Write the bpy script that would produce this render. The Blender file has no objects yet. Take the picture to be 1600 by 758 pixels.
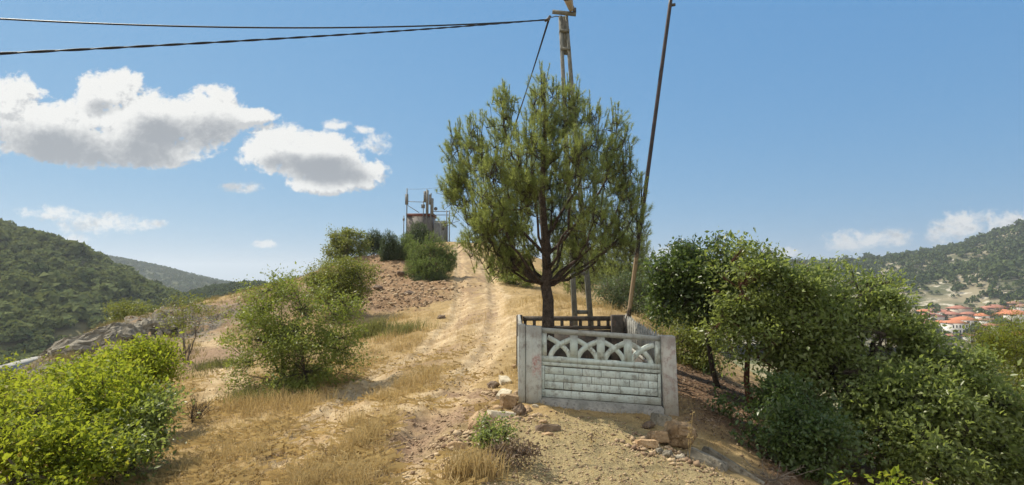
import bpy, bmesh, math, random
import numpy as np
from mathutils import Vector, Matrix, noise as mnoise

HAZE = .00022
random.seed(7)
RNG = np.random.default_rng(11)
SC = bpy.context.scene
COL = SC.collection
R = math.radians

# ------------------------------------------------------------------ camera
EYE = 2.1
PITCH = math.atan(51 / 900)
cam_d = bpy.data.cameras.new("camera")
cam = bpy.data.objects.new("camera", cam_d)
COL.objects.link(cam)
cam.location = (0, 0, EYE)
cam.rotation_euler = (R(90) + PITCH, 0, 0)
cam_d.sensor_width = 36
cam_d.lens = 36 * 900 / 1600
cam_d.clip_start = 0.05
cam_d.clip_end = 30000
SC.camera = cam
cp, sp = math.cos(PITCH), math.sin(PITCH)


def ray(px, py):
    dx = (px - 800) / 900
    dy = -(py - 379) / 900
    return np.array([dx, cp - dy * sp, sp + dy * cp])


def at(px, py, Y):
    d = ray(px, py)
    p = d * (Y / d[1])
    return np.array([p[0], Y, p[2] + EYE])


# ------------------------------------------------------------------ noise
def _h(ix, iy, seed):
    n = (ix.astype(np.int64) * 374761393 + iy.astype(np.int64) * 668265263 + seed * 1442695041) & 0x7fffffff
    n = ((n ^ (n >> 13)) * 1274126177) & 0x7fffffff
    return ((n ^ (n >> 16)) & 0xffff) / 65535.0


def vnoise(x, y, seed=0):
    ix, iy = np.floor(x), np.floor(y)
    fx, fy = x - ix, y - iy
    fx, fy = fx * fx * (3 - 2 * fx), fy * fy * (3 - 2 * fy)
    a, b = _h(ix, iy, seed), _h(ix + 1, iy, seed)
    c, d = _h(ix, iy + 1, seed), _h(ix + 1, iy + 1, seed)
    return (a + (b - a) * fx) + ((c + (d - c) * fx) - (a + (b - a) * fx)) * fy


def fbm(x, y, s=1.0, oct=4, seed=0):
    t, a = 0, 1.0
    x = x * s
    y = y * s
    for o in range(oct):
        t = t + a * (vnoise(x, y, seed + o * 17) - 0.5)
        x, y = x * 2.03 + 5.1, y * 2.03 - 3.7
        a *= 0.5
    return t


def sstep(a, b, x):
    t = np.clip((x - a) / (b - a), 0, 1)
    return t * t * (3 - 2 * t)


# ------------------------------------------------------------------ terrain control
CPT = []


def P(px, py, Y):
    CPT.append(at(px, py, Y))


def W(x, y, z):
    CPT.append(np.array([x, y, z]))


for x, y, z in [(-3, -6, .1), (3, -6, 0), (-12, -5, -1.5), (12, -4, -4), (0, 0, .15), (0, 3, .05), (-4, 2, -.2), (4, 2, -.3), (0, -25, 0),
                (-30, -20, -9), (30, -20, -14)]:
    W(x, y, z)
for a in [(800, 758, 5.76), (400, 758, 6), (640, 758, 5.8), (920, 636, 9.4), (815, 628, 9.4), (1045, 646, 9.4), (930, 690, 7.3),
          (740, 560, 14.5), (735, 500, 22), (742, 460, 31), (737, 430, 40), (732, 400, 50), (727, 379, 60),
          (640, 450, 33), (690, 380, 58), (600, 425, 39), (575, 402, 46), (540, 408, 46), (490, 428, 44), (430, 449, 42), (385, 456, 42),
          (330, 471, 38), (270, 490, 31), (232, 489, 27), (150, 528, 23), (60, 584, 19), (0, 616, 17), (-120, 690, 14),
          (340, 600, 13), (345, 560, 17.5), (325, 525, 24), (300, 640, 11.5), (250, 720, 8), (440, 610, 13), (560, 578, 15.5),
          (600, 510, 23), (540, 545, 18), (650, 620, 10.6), (500, 660, 9), (830, 458, 27), (800, 425, 38), (870, 468, 22), (930, 478, 20),
          (770, 392, 56), (1000, 500, 17), (1085, 560, 15.5), (1115, 607, 12), (1165, 642, 11), (1250, 705, 9.3), (1150, 752, 6.9),
          (1060, 690, 8.2), (1000, 758, 6.2)]:
    P(*a)
for a in [(-8, 75, 5.6), (0, 72, 5.2), (-8, 100, 0), (-10, 150, -14), (-22, 50, 0), (-30, 50, -5), (-25, 38, -1.0), (-30, 30, -6), (-22, 22, -3.4),
          (-18, 15, -3.5), (-12, 9, -2.2), (-8, 6.5, -1.0), (-30, 12, -9), (-60, 40, -17), (-80, 80, -21), (-60, 100, -19), (-140, 140, -22),
          (-40, 150, -18), (-60, 220, -22), (-110, 220, -24),
          (6, 8, -1.7), (8, 10, -2.4), (12, 10, -4.6), (7.5, 13, -1.5), (6, 20, -.4), (10, 20, -2.6), (10, 30, -1.6), (15, 40, -5), (6, 45, 2.0),
          (8, 60, 1.5), (20, 60, -10), (20, 14, -9), (30, 30, -14), (40, 10, -18), (60, 60, -30), (100, 30, -42), (100, 120, -46), (40, 140, -32),
          (200, 150, -60), (200, 260, -62), (0, 250, -30), (60, 250, -50), (7, 5.5, -1.9), (5, 4.5, -1.2)]:
    W(*a)
CPT = np.array(CPT)
_C = 1.2


def _phi(x, y):
    d2 = (x[:, None] - CPT[None, :, 0]) ** 2 + (y[:, None] - CPT[None, :, 1]) ** 2
    return np.sqrt(d2 + _C * _C)


_n = len(CPT)
_A = np.zeros((_n + 3, _n + 3))
_A[:_n, :_n] = _phi(CPT[:, 0], CPT[:, 1]) - np.eye(_n) * 0.25
_A[:_n, _n] = 1
_A[:_n, _n + 1] = CPT[:, 0]
_A[:_n, _n + 2] = CPT[:, 1]
_A[_n:, :_n] = _A[:_n, _n:].T
_b = np.zeros(_n + 3)
_b[:_n] = CPT[:, 2]
_wt = np.linalg.solve(_A, _b)


def base_z(x, y):
    x = np.atleast_1d(np.asarray(x, float))
    y = np.atleast_1d(np.asarray(y, float))
    out = np.empty(len(x))
    for i in range(0, len(x), 60000):
        xs, ys = x[i:i + 60000], y[i:i + 60000]
        out[i:i + 60000] = _phi(xs, ys) @ _wt[:_n] + _wt[_n] + _wt[_n + 1] * xs + _wt[_n + 2] * ys
    r = np.hypot(x, y)
    far = -60 + 35 * sstep(120, -120, x) - 640 * np.clip((r - 1500) / 7500, 0, 1)
    f = sstep(150, 330, r)
    return out * (1 - f) + far * f


_YS = np.concatenate([np.arange(3, 30, .05), np.arange(30, 130, .25)])


def gp(px, py):
    """where the view ray of a photo pixel meets the ground"""
    d = ray(px, py)
    X = d[0] / d[1] * _YS
    Z = EYE + d[2] / d[1] * _YS
    below = np.where(Z < base_z(X, _YS))[0]
    i = below[0] if len(below) else len(_YS) - 1
    return np.array([X[i], _YS[i], Z[i]])


def poly_world(pts):
    return np.array([gp(*p)[:2] for p in pts])


RUT_L = poly_world([(395, 757), (470, 690), (540, 630), (610, 575), (680, 535), (716, 500), (720, 460), (718, 430), (718, 405), (716, 386)])
RUT_R = poly_world([(640, 757), (655, 690), (695, 620), (742, 570), (772, 530), (778, 490), (772, 455), (760, 425), (745, 400), (733, 384)])
RUT_L = np.vstack([RUT_L, [[-6.2, 66], [-6.5, 72]]])
RUT_R = np.vstack([RUT_R, [[-4.6, 66], [-4.9, 72]]])
RUT_L = np.vstack([[[-2.6, -8]], RUT_L])
RUT_R = np.vstack([[[-.9, -8]], RUT_R])
FOOT = poly_world([(352, 622), (346, 580), (341, 550), (327, 527), (322, 509)])


def pdist(poly, x, y):
    best = np.full(x.shape, 1e9)
    for a, b in zip(poly[:-1], poly[1:]):
        d = b - a
        t = np.clip(((x - a[0]) * d[0] + (y - a[1]) * d[1]) / (d @ d), 0, 1)
        best = np.minimum(best, np.hypot(x - a[0] - t * d[0], y - a[1] - t * d[1]))
    return best


def inpoly(poly, x, y):
    c = np.zeros(x.shape, bool)
    n = len(poly)
    for i in range(n):
        a, b = poly[i], poly[(i + 1) % n]
        if a[1] == b[1]:
            continue
        k = ((a[1] > y) != (b[1] > y)) & (x < (b[0] - a[0]) * (y - a[1]) / (b[1] - a[1]) + a[0])
        c ^= k
    return c


TRACK_POLY = np.vstack([RUT_L, RUT_R[::-1]])


def blobs(lst, x, y):
    m = np.zeros(x.shape)
    for c, r in lst:
        m = np.maximum(m, sstep(1.25, .55, np.hypot(x - c[0], y - c[1]) / r))
    return m


RED = [(gp(*p)[:2], r) for p, r in [((600, 430), 4.2), ((630, 448), 3.6), ((570, 412), 4.5), ((668, 452), 2.6), ((540, 415), 3), ((520, 425), 3), ((610, 465), 3), ((655, 470), 2)]]
BROWN = [(gp(*p)[:2], r) for p, r in [((720, 645), .8), ((740, 622), .7), ((705, 675), .7), ((590, 480), 1.6), ((640, 470), 1.5), ((735, 600), .6), ((300, 560), 2.5), ((420, 460), 5), ((350, 480), 5)]]
GREY = [(gp(*p)[:2], r) for p, r in [((900, 690), 1.5), ((960, 730), 1.3), ((1040, 720), 1.1), ((850, 740), .9), ((900, 760), 1.0)]]
ROCKY = [(gp(*p)[:2], r) for p, r in [((150, 530), 4), ((232, 500), 4), ((90, 565), 4), ((265, 505), 3.0)]]
LITTER = [(np.array(p), r) for p, r in [((4.6, 11.5), 2.6), ((6.5, 9.5), 3), ((4.0, 9.4), 1.3), ((8, 13), 3), ((4.5, 8), 1.2)]]


def masks(x, y):
    nz = fbm(x, y, .9, 4, 3)
    nz2 = fbm(x, y, 3.5, 3, 9)
    dl, dr = pdist(RUT_L, x, y), pdist(RUT_R, x, y)
    rut = np.maximum(sstep(.75, .25, dl + nz * .7 + nz2 * .3), sstep(.8, .25, dr + nz * .7 + nz2 * .3))
    inside = inpoly(TRACK_POLY, x, y)
    mid = sstep(11.5, 19, y + nz * 5)
    bare = np.maximum(rut, inside * mid * (.42 + .7 * nz2))
    track = inside | (np.minimum(dl, dr) + nz * .6 < .55)
    df = pdist(FOOT, x, y)
    foot = sstep(.75, .25, df + nz * .3)
    footm = df + nz * .3 < .42
    return dict(bare=np.clip(np.maximum(bare, foot), 0, 1), track=track, foot=footm, dl=dl, dr=dr, nz=nz, nz2=nz2,
                red=np.clip(blobs(RED, x + nz * 2, y + nz2 * 2) * 1.0, 0, 1), brown=np.maximum(blobs(BROWN, x + nz, y + nz), inside * mid * np.clip(.45 + nz2 + nz, 0, 1) * .8),
                grey=blobs(GREY, x + nz * .8, y + nz * .8), rocky=blobs(ROCKY, x + nz * 2, y + nz * 2), litter=blobs(LITTER, x + nz, y + nz))


def ground_z(x, y, m=None):
    x = np.atleast_1d(np.asarray(x, float))
    y = np.atleast_1d(np.asarray(y, float))
    if m is None:
        m = masks(x, y)
    r = np.hypot(x, y)
    z = base_z(x, y)
    near = sstep(160, 40, r)
    z = z + fbm(x, y, .35, 3, 40) * .22 * near * sstep(3, 14, r)
    z = z + fbm(x, y, 2.2, 4, 50) * (.07 + .16 * m['red'] + .10 * m['rocky'] + .05 * m['brown']) * near
    z = z + fbm(x, y, 9, 3, 60) * .022 * sstep(40, 12, r)
    z = z - .11 * np.maximum(sstep(.42, .1, m['dl']), sstep(.42, .1, m['dr'])) * near
    # strata ledges of the outcrop
    rk = m['rocky']
    z = z + rk * .55 * np.abs(fbm(x + y * .6, y - x * .4, .55, 4, 71)) 
    st = np.floor((z * 2.2 + fbm(x, y, .5, 2, 5))) / 2.2
    z = z * (1 - rk * .45) + (st - fbm(x, y, .5, 2, 5) / 2.2) * rk * .45
    return z


def gz(x, y):
    return float(ground_z([x], [y])[0])


# ------------------------------------------------------------------ mesh helpers
def raw_mesh(name, V, quads=None, tris=None, mat=None, smooth=False):
    me = bpy.data.meshes.new(name)
    V = np.asarray(V, np.float32)
    quads = np.zeros((0, 4), np.int32) if quads is None or len(quads) == 0 else np.asarray(quads, np.int32)
    tris = np.zeros((0, 3), np.int32) if tris is None or len(tris) == 0 else np.asarray(tris, np.int32)
    me.vertices.add(len(V))
    me.vertices.foreach_set("co", V.ravel())
    nl = quads.size + tris.size
    me.loops.add(nl)
    me.loops.foreach_set("vertex_index", np.concatenate([quads.ravel(), tris.ravel()]).astype(np.int32))
    nq, nt = len(quads), len(tris)
    me.polygons.add(nq + nt)
    ls = np.concatenate([np.arange(nq) * 4, nq * 4 + np.arange(nt) * 3]).astype(np.int32)
    me.polygons.foreach_set("loop_start", ls)
    if smooth:
        me.polygons.foreach_set("use_smooth", np.ones(nq + nt, bool))
    me.update(calc_edges=True)
    me.validate()
    if mat:
        me.materials.append(mat)
    return me


def tag(o, label=None, cat=None, group=None, kind=None):
    if label:
        o["label"] = label
    if cat:
        o["category"] = cat
    if group:
        o["group"] = group
    if kind:
        o["kind"] = kind
    return o


def link(name, me, parent=None, loc=None):
    o = bpy.data.objects.new(name, me)
    COL.objects.link(o)
    if parent is not None:
        o.parent = parent
    if loc is not None:
        o.location = loc
    return o


def thing(name, label, cat, loc, group=None, rz=0):
    o = bpy.data.objects.new(name, None)
    o.empty_display_size = .2
    COL.objects.link(o)
    o.location = tuple(float(v) for v in loc)
    o.rotation_euler = (0, 0, rz)
    return tag(o, label, cat, group)


class G:
    """collects boxes, tubes and loose faces of one part"""

    def __init__(s):
        s.v, s.q, s.t, s.n = [], [], [], 0

    def add(s, V, q=None, t=None):
        V = np.asarray(V, float).reshape(-1, 3)
        if q is not None and len(q):
            s.q.append(np.asarray(q) + s.n)
        if t is not None and len(t):
            s.t.append(np.asarray(t) + s.n)
        s.v.append(V)
        s.n += len(V)
        return s

    def box(s, x0, x1, y0, y1, z0, z1, f=None, bev=0):
        V = np.array([[x, y, z] for z in (z0, z1) for y in (y0, y1) for x in (x0, x1)], float)
        if f:
            V = np.array([f(*p) for p in V])
        return s.add(V, [[0, 2, 3, 1], [4, 5, 7, 6], [0, 1, 5, 4], [2, 6, 7, 3], [0, 4, 6, 2], [1, 3, 7, 5]])

    def tube(s, pts, rad, sides=6, cap=True):
        pts = np.asarray(pts, float)
        n = len(pts)
        rad = np.broadcast_to(rad, (n,))
        tg = np.gradient(pts, axis=0)
        tg /= np.linalg.norm(tg, axis=1)[:, None] + 1e-9
        ref = np.array([0, 0, 1.0]) if abs(tg[:, 2]).mean() < .8 else np.array([1.0, 0, 0])
        a = np.cross(tg, ref)
        a /= np.linalg.norm(a, axis=1)[:, None] + 1e-9
        b = np.cross(tg, a)
        th = np.arange(sides) / sides * 2 * np.pi
        V = pts[:, None] + rad[:, None, None] * (np.cos(th)[None, :, None] * a[:, None] + np.sin(th)[None, :, None] * b[:, None])
        q = []
        for i in range(n - 1):
            for k in range(sides):
                k2 = (k + 1) % sides
                q.append([i * sides + k, i * sides + k2, (i + 1) * sides + k2, (i + 1) * sides + k])
        t = []
        V = V.reshape(-1, 3)
        if cap:
            V = np.vstack([V, pts[0], pts[-1]])
            for k in range(sides):
                k2 = (k + 1) % sides
                t.append([n * sides, k2, k])
                t.append([n * sides + 1, (n - 1) * sides + k, (n - 1) * sides + k2])
        return s.add(V, q, t)

    def build(s, name, mat, parent=None, origin=None, smooth=False):
        V = np.vstack(s.v)
        if origin is not None:
            V = V - np.asarray(origin)[None]
        me = raw_mesh(name, V, np.vstack(s.q) if s.q else None, np.vstack(s.t) if s.t else None, mat, smooth)
        return link(name, me, parent)


# ------------------------------------------------------------------ materials
def new_mat(name):
    m = bpy.data.materials.new(name)
    m.use_nodes = True
    nt = m.node_tree
    nt.nodes.clear()
    out = nt.nodes.new("ShaderNodeOutputMaterial")
    return m, nt, out


def nd(nt, typ, **kw):
    n = nt.nodes.new(typ)
    for k, v in kw.items():
        if k.startswith("i_"):
            n.inputs[k[2:].replace("_", " ")].default_value = v
        else:
            setattr(n, k, v)
    return n


def c4(c):
    return (c[0], c[1], c[2], 1)


def mixc(nt, fac, a, b, blend='MIX'):
    n = nt.nodes.new("ShaderNodeMix")
    n.data_type = 'RGBA'
    n.blend_type = blend
    for sock, v in ((n.inputs[0], fac), (n.inputs[6], a), (n.inputs[7], b)):
        if isinstance(v, (int, float)):
            sock.default_value = v
        elif isinstance(v, tuple):
            sock.default_value = c4(v)
        else:
            nt.links.new(v, sock)
    return n.outputs[2]


def math_n(nt, op, a, b=None, c=None, clamp=False):
    n = nt.nodes.new("ShaderNodeMath")
    n.operation = op
    n.use_clamp = clamp
    for i, v in enumerate((a, b, c)):
        if v is None:
            continue
        if isinstance(v, (int, float)):
            n.inputs[i].default_value = v
        else:
            nt.links.new(v, n.inputs[i])
    return n.outputs[0]


def ramp(nt, fac, stops):
    n = nt.nodes.new("ShaderNodeMapRange")
    n.interpolation_type = 'SMOOTHSTEP'
    n.inputs[1].default_value = stops[0]
    n.inputs[2].default_value = stops[1]
    n.inputs[3].default_value = stops[2] if len(stops) > 2 else 0
    n.inputs[4].default_value = stops[3] if len(stops) > 3 else 1
    nt.links.new(fac, n.inputs[0])
    return n.outputs[0]


def ntex(nt, scale, detail=5, rough=.6, coord='Object', dist=0.0):
    tc = nt.nodes.new("ShaderNodeTexCoord")
    n = nt.nodes.new("ShaderNodeTexNoise")
    n.inputs["Scale"].default_value = scale
    n.inputs["Detail"].default_value = detail
    n.inputs["Roughness"].default_value = rough
    n.inputs["Distortion"].default_value = dist
    nt.links.new(tc.outputs[coord], n.inputs["Vector"])
    return n.outputs[0]


def leaf_mat(name, dark, light, odd=None, odd_amt=.06, trans=.38, tcol=None, rough=.45, spec=.35, patch=.9):
    m, nt, out = new_mat(name)
    geo = nt.nodes.new("ShaderNodeNewGeometry")
    rnd = geo.outputs["Random Per Island"]
    col = mixc(nt, rnd, dark, light)
    pn = ramp(nt, ntex(nt, patch, 3), (.38, .62))
    col = mixc(nt, math_n(nt, 'MULTIPLY', pn, .45), col, light)
    if odd:
        f = math_n(nt, 'GREATER_THAN', math_n(nt, 'FRACT', math_n(nt, 'MULTIPLY', rnd, 37.7)), 1 - odd_amt)
        pn2 = ramp(nt, ntex(nt, patch * 1.7, 2), (.5, .7, .35, 1))
        col = mixc(nt, math_n(nt, 'MULTIPLY', f, pn2), col, odd)
    p = nd(nt, "ShaderNodeBsdfPrincipled", i_Roughness=rough)
    p.inputs["Specular IOR Level"].default_value = spec
    nt.links.new(col, p.inputs["Base Color"])
    t = nt.nodes.new("ShaderNodeBsdfTranslucent")
    tc = mixc(nt, .55, col, tcol or (light[0] * 1.6, light[1] * 1.6, light[2]))
    nt.links.new(tc, t.inputs[0])
    mx = nt.nodes.new("ShaderNodeMixShader")
    mx.inputs[0].default_value = trans
    nt.links.new(p.outputs[0], mx.inputs[1])
    nt.links.new(t.outputs[0], mx.inputs[2])
    nt.links.new(mx.outputs[0], out.inputs[0])
    return m


def rough_mat(name, c1, c2, scale=6, bump=.4, rough=.85, c3=None, s3=25, metal=0, bdist=.02, stretch=None, spec=.3):
    m, nt, out = new_mat(name)
    n1 = ramp(nt, ntex(nt, scale, 8, .65), (.32, .68))
    col = mixc(nt, n1, c1, c2)
    n2 = ntex(nt, s3, 6, .7)
    if c3:
        col = mixc(nt, ramp(nt, n2, (.52, .68)), col, c3)
    p = nd(nt, "ShaderNodeBsdfPrincipled", i_Roughness=rough, i_Metallic=metal)
    p.inputs["Specular IOR Level"].default_value = spec
    nt.links.new(col, p.inputs["Base Color"])
    b = nd(nt, "ShaderNodeBump", i_Strength=bump, i_Distance=bdist)
    nt.links.new(math_n(nt, 'ADD', n2, ntex(nt, scale * 2.5, 8, .7)), b.inputs["Height"])
    nt.links.new(b.outputs[0], p.inputs["Normal"])
    nt.links.new(p.outputs[0], out.inputs[0])
    return m


def ground_mat():
    m, nt, out = new_mat("hillside_soil")

    def attr(n):
        a = nt.nodes.new("ShaderNodeAttribute")
        a.attribute_name = n
        return a.outputs["Fac"]
    big = ntex(nt, .45, 6, .6)
    med = ntex(nt, 2.6, 8, .65)
    fine = ntex(nt, 14, 8, .7)
    grit = ntex(nt, 60, 5, .7)
    straw = mixc(nt, ramp(nt, med, (.35, .65)), (.29, .20, .092), (.395, .285, .14))
    straw = mixc(nt, ramp(nt, fine, (.5, .72)), straw, (.24, .16, .08))
    bare = mixc(nt, ramp(nt, med, (.35, .65)), (.36, .255, .14), (.53, .41, .25))
    bare = mixc(nt, ramp(nt, fine, (.5, .7)), bare, (.29, .185, .092))
    col = mixc(nt, attr("bare"), straw, bare)
    brn = mixc(nt, ramp(nt, fine, (.35, .65)), (.20, .13, .085), (.34, .235, .15))
    col = mixc(nt, math_n(nt, 'MULTIPLY', attr("brown"), ramp(nt, med, (.3, .5, .5, 1))), col, brn)
    red = mixc(nt, ramp(nt, fine, (.35, .65)), (.18, .107, .06), (.31, .205, .115))
    red = mixc(nt, ramp(nt, med, (.55, .7)), red, (.38, .26, .16))
    col = mixc(nt, math_n(nt, 'MULTIPLY', attr("red"), math_n(nt, 'SUBTRACT', 1, math_n(nt, 'MULTIPLY', attr("bare"), .7))), col, red)
    gry = mixc(nt, ramp(nt, grit, (.38, .62)), (.20, .155, .08), (.40, .32, .17))
    gry = mixc(nt, ramp(nt, med, (.5, .68)), gry, (.37, .285, .135))
    col = mixc(nt, attr("grey"), col, gry)
    rk = mixc(nt, ramp(nt, fine, (.3, .7)), (.07, .064, .055), (.25, .22, .175))
    col = mixc(nt, math_n(nt, 'MULTIPLY', attr("rocky"), ramp(nt, med, (.35, .5))), col, rk)
    lit = mixc(nt, ramp(nt, grit, (.42, .6)), (.10, .062, .04), (.26, .165, .10))
    col = mixc(nt, attr("litter"), col, lit)
    far = mixc(nt, ramp(nt, ntex(nt, .05, 5, .6), (.4, .6)), (.12, .13, .055), (.30, .25, .14))
    col = mixc(nt, attr("far"), col, far)
    p = nd(nt, "ShaderNodeBsdfPrincipled", i_Roughness=.95)
    p.inputs["Specular IOR Level"].default_value = .12
    nt.links.new(col, p.inputs["Base Color"])
    b = nd(nt, "ShaderNodeBump", i_Strength=.7, i_Distance=.05)
    nt.links.new(math_n(nt, 'ADD', math_n(nt, 'MULTIPLY', fine, .8), math_n(nt, 'MULTIPLY', grit, .35)), b.inputs["Height"])
    nt.links.new(b.outputs[0], p.inputs["Normal"])
    nt.links.new(p.outputs[0], out.inputs[0])
    return m


M = {}
M['ground'] = ground_mat()
M['straw'] = leaf_mat('dry_straw', (.32, .225, .10), (.53, .41, .20), odd=(.26, .17, .08), odd_amt=.15, trans=.3, tcol=(.7, .5, .2), rough=.7, spec=.2)
M['tuft'] = leaf_mat('green_tuft', (.10, .11, .04), (.22, .22, .08), trans=.3, rough=.7)
M['lime'] = leaf_mat('lime_leaf', (.12, .175, .018), (.25, .31, .03), odd=(.36, .22, .06), odd_amt=.10, trans=.52, tcol=(.50, .54, .04), patch=1.3, rough=.6, spec=.2)
M['locust'] = leaf_mat('locust_leaf', (.13, .18, .035), (.26, .30, .07), odd=(.28, .25, .04), odd_amt=.07, trans=.42, tcol=(.30, .36, .04))
M['yellowgreen'] = leaf_mat('yellow_green_leaf', (.11, .14, .025), (.21, .235, .045), odd=(.3, .25, .05), odd_amt=.07, trans=.4, tcol=(.32, .34, .06))
M['oak'] = leaf_mat('oak_leaf', (.10, .135, .04), (.21, .255, .08), odd=(.32, .35, .16), odd_amt=.22, trans=.5, tcol=(.42, .5, .09), rough=.38, spec=.5)
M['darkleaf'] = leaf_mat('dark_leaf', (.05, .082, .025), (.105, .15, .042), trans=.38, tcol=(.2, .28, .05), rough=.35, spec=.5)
M['olive'] = leaf_mat('grey_green_leaf', (.06, .09, .035), (.13, .165, .07), trans=.3, tcol=(.2, .25, .08))
M['pine'] = leaf_mat('pine_needle', (.13, .18, .05), (.27, .325, .095), odd=(.24, .21, .08), odd_amt=.06, trans=.5, tcol=(.46, .5, .12), rough=.5, spec=.4, patch=2.0)
M['pine_light'] = leaf_mat('young_pine_needle', (.08, .125, .03), (.16, .22, .055), trans=.4, tcol=(.32, .4, .08))
M['juniper'] = leaf_mat('juniper_needle', (.04, .07, .028), (.09, .125, .05), trans=.3)
M['feather'] = leaf_mat('feathery_leaf', (.12, .17, .015), (.25, .28, .03), odd=(.34, .2, .03), odd_amt=.08, trans=.45, tcol=(.34, .36, .03))
M['deadleaf'] = leaf_mat('dead_leaf', (.10, .065, .045), (.30, .22, .15), trans=.2, tcol=(.3, .2, .1), rough=.7)
M['bark'] = rough_mat('dark_bark', (.035, .027, .022), (.10, .08, .062), 18, .9, .9, c3=(.15, .12, .095), s3=40)
M['pinebark'] = rough_mat('pine_bark', (.04, .03, .025), (.12, .09, .07), 14, 1.0, .9, c3=(.17, .125, .095), s3=35, bdist=.03)
M['palebark'] = rough_mat('grey_bark', (.10, .085, .068), (.22, .19, .15), 20, .5)
M['deadwood'] = rough_mat('dead_wood', (.17, .13, .10), (.33, .27, .21), 20, .5)
M['redbark'] = rough_mat('red_brown_bark', (.07, .03, .02), (.16, .075, .05), 15, .5)
M['concrete'] = rough_mat('grey_concrete', (.22, .22, .20), (.38, .37, .34), 5, .5, .9, c3=(.14, .13, .12), s3=18)
M['concrete_pole'] = rough_mat('weathered_concrete', (.13, .135, .12), (.22, .22, .20), 4, .4, .9, c3=(.09, .09, .082), s3=22)
M['tanrock'] = rough_mat('tan_sandstone', (.34, .22, .12), (.52, .37, .22), 5, .8, .92, c3=(.24, .15, .085), s3=14)
M['orangerock'] = rough_mat('orange_brown_sandstone', (.22, .145, .08), (.38, .265, .155), 4, .9, .92, c3=(.12, .08, .05), s3=12)
M['greyrock'] = rough_mat('grey_rock', (.14, .125, .10), (.32, .285, .22), 4, .9, .92, c3=(.07, .063, .052), s3=12)
M['palerock'] = rough_mat('pale_limestone', (.42, .36, .26), (.60, .53, .41), 5, .6, .92, c3=(.30, .25, .18), s3=16)
M['darkrock'] = rough_mat('dark_brown_stone', (.13, .09, .065), (.27, .20, .14), 5, .8, .92)
M['black'] = rough_mat('black_cable', (.012, .012, .013), (.03, .03, .032), 20, .1, .5)
M['galv'] = rough_mat('galvanised_steel', (.10, .105, .11), (.17, .175, .175), 12, .1, .6, metal=.3)
M['antenna'] = rough_mat('antenna_grey', (.13, .135, .135), (.19, .195, .19), 6, .1, .6)
M['darksteel'] = rough_mat('dark_steel', (.06, .06, .06), (.13, .12, .12), 10, .2, .6)
M['lampbody'] = rough_mat('lamp_tan', (.30, .26, .21), (.38, .33, .27), 6, .1, .5)
M['darkrail'] = rough_mat('dark_concrete', (.06, .056, .052), (.14, .125, .11), 6, .5, .9, c3=(.17, .11, .085), s3=14)  # darker concrete tone of the back panels, back posts and right plank


def painted_mat(name, base, base2, dirt, red=None):
    m, nt, out = new_mat(name)
    n1 = ramp(nt, ntex(nt, 1.6, 7, .65), (.35, .66))
    col = mixc(nt, n1, base, base2)
    n2 = ntex(nt, 9, 9, .72)
    col = mixc(nt, math_n(nt, 'MULTIPLY', ramp(nt, n2, (.47, .66)), .8), col, dirt)
    tc = nt.nodes.new("ShaderNodeTexCoord")
    sx = nt.nodes.new("ShaderNodeSeparateXYZ")
    nt.links.new(tc.outputs["Object"], sx.inputs[0])
    # rain streaks running down, and bare chipped patches
    mp = nt.nodes.new("ShaderNodeMapping")
    mp.inputs[3].default_value = (1, 1, .07)
    nt.links.new(tc.outputs["Object"], mp.inputs[0])
    sn = nd(nt, "ShaderNodeTexNoise", i_Scale=26, i_Detail=5, i_Roughness=.6)
    nt.links.new(mp.outputs[0], sn.inputs["Vector"])
    col = mixc(nt, math_n(nt, 'MULTIPLY', ramp(nt, sn.outputs[0], (.52, .72)), .5), col, (.30, .25, .19))
    col = mixc(nt, math_n(nt, 'MULTIPLY', ramp(nt, ntex(nt, 3.2, 9, .75), (.60, .64)), .6), col, (.36, .35, .32))
    # splashed mud low down and weathered flaking along the top edge
    n3 = ntex(nt, 5, 6, .7)
    low = ramp(nt, math_n(nt, 'ADD', sx.outputs[2], math_n(nt, 'MULTIPLY', n3, .35)), (.42, .16))
    col = mixc(nt, math_n(nt, 'MULTIPLY', low, .55), col, (.30, .27, .21))
    top = ramp(nt, math_n(nt, 'ADD', math_n(nt, 'ADD', sx.outputs[2], math_n(nt, 'MULTIPLY', sx.outputs[0], .072)), math_n(nt, 'MULTIPLY', n3, .3)), (1.20, 1.36))
    col = mixc(nt, math_n(nt, 'MULTIPLY', top, .6), col, (.22, .20, .18))
    if red:
        x0, x1, z0, z1 = red
        mx = math_n(nt, 'MULTIPLY', ramp(nt, sx.outputs[0], (x0, x0 + .05)), ramp(nt, sx.outputs[0], (x1, x1 - .05)))
        mz = math_n(nt, 'MULTIPLY', ramp(nt, sx.outputs[2], (z0, z0 + .1)), ramp(nt, sx.outputs[2], (z1, z1 - .1)))
        ms = math_n(nt, 'MULTIPLY', math_n(nt, 'MULTIPLY', mx, mz), ramp(nt, ntex(nt, 22, 7, .75), (.44, .58)))
        col = mixc(nt, math_n(nt, 'MULTIPLY', ms, .6), col, (.42, .14, .13))
    p = nd(nt, "ShaderNodeBsdfPrincipled", i_Roughness=.8)
    p.inputs["Specular IOR Level"].default_value = .3
    nt.links.new(col, p.inputs["Base Color"])
    b = nd(nt, "ShaderNodeBump", i_Strength=.45, i_Distance=.012)
    nt.links.new(math_n(nt, 'ADD', n2, ntex(nt, 40, 5, .7)), b.inputs["Height"])
    nt.links.new(b.outputs[0], p.inputs["Normal"])
    nt.links.new(p.outputs[0], out.inputs[0])
    return m


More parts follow.
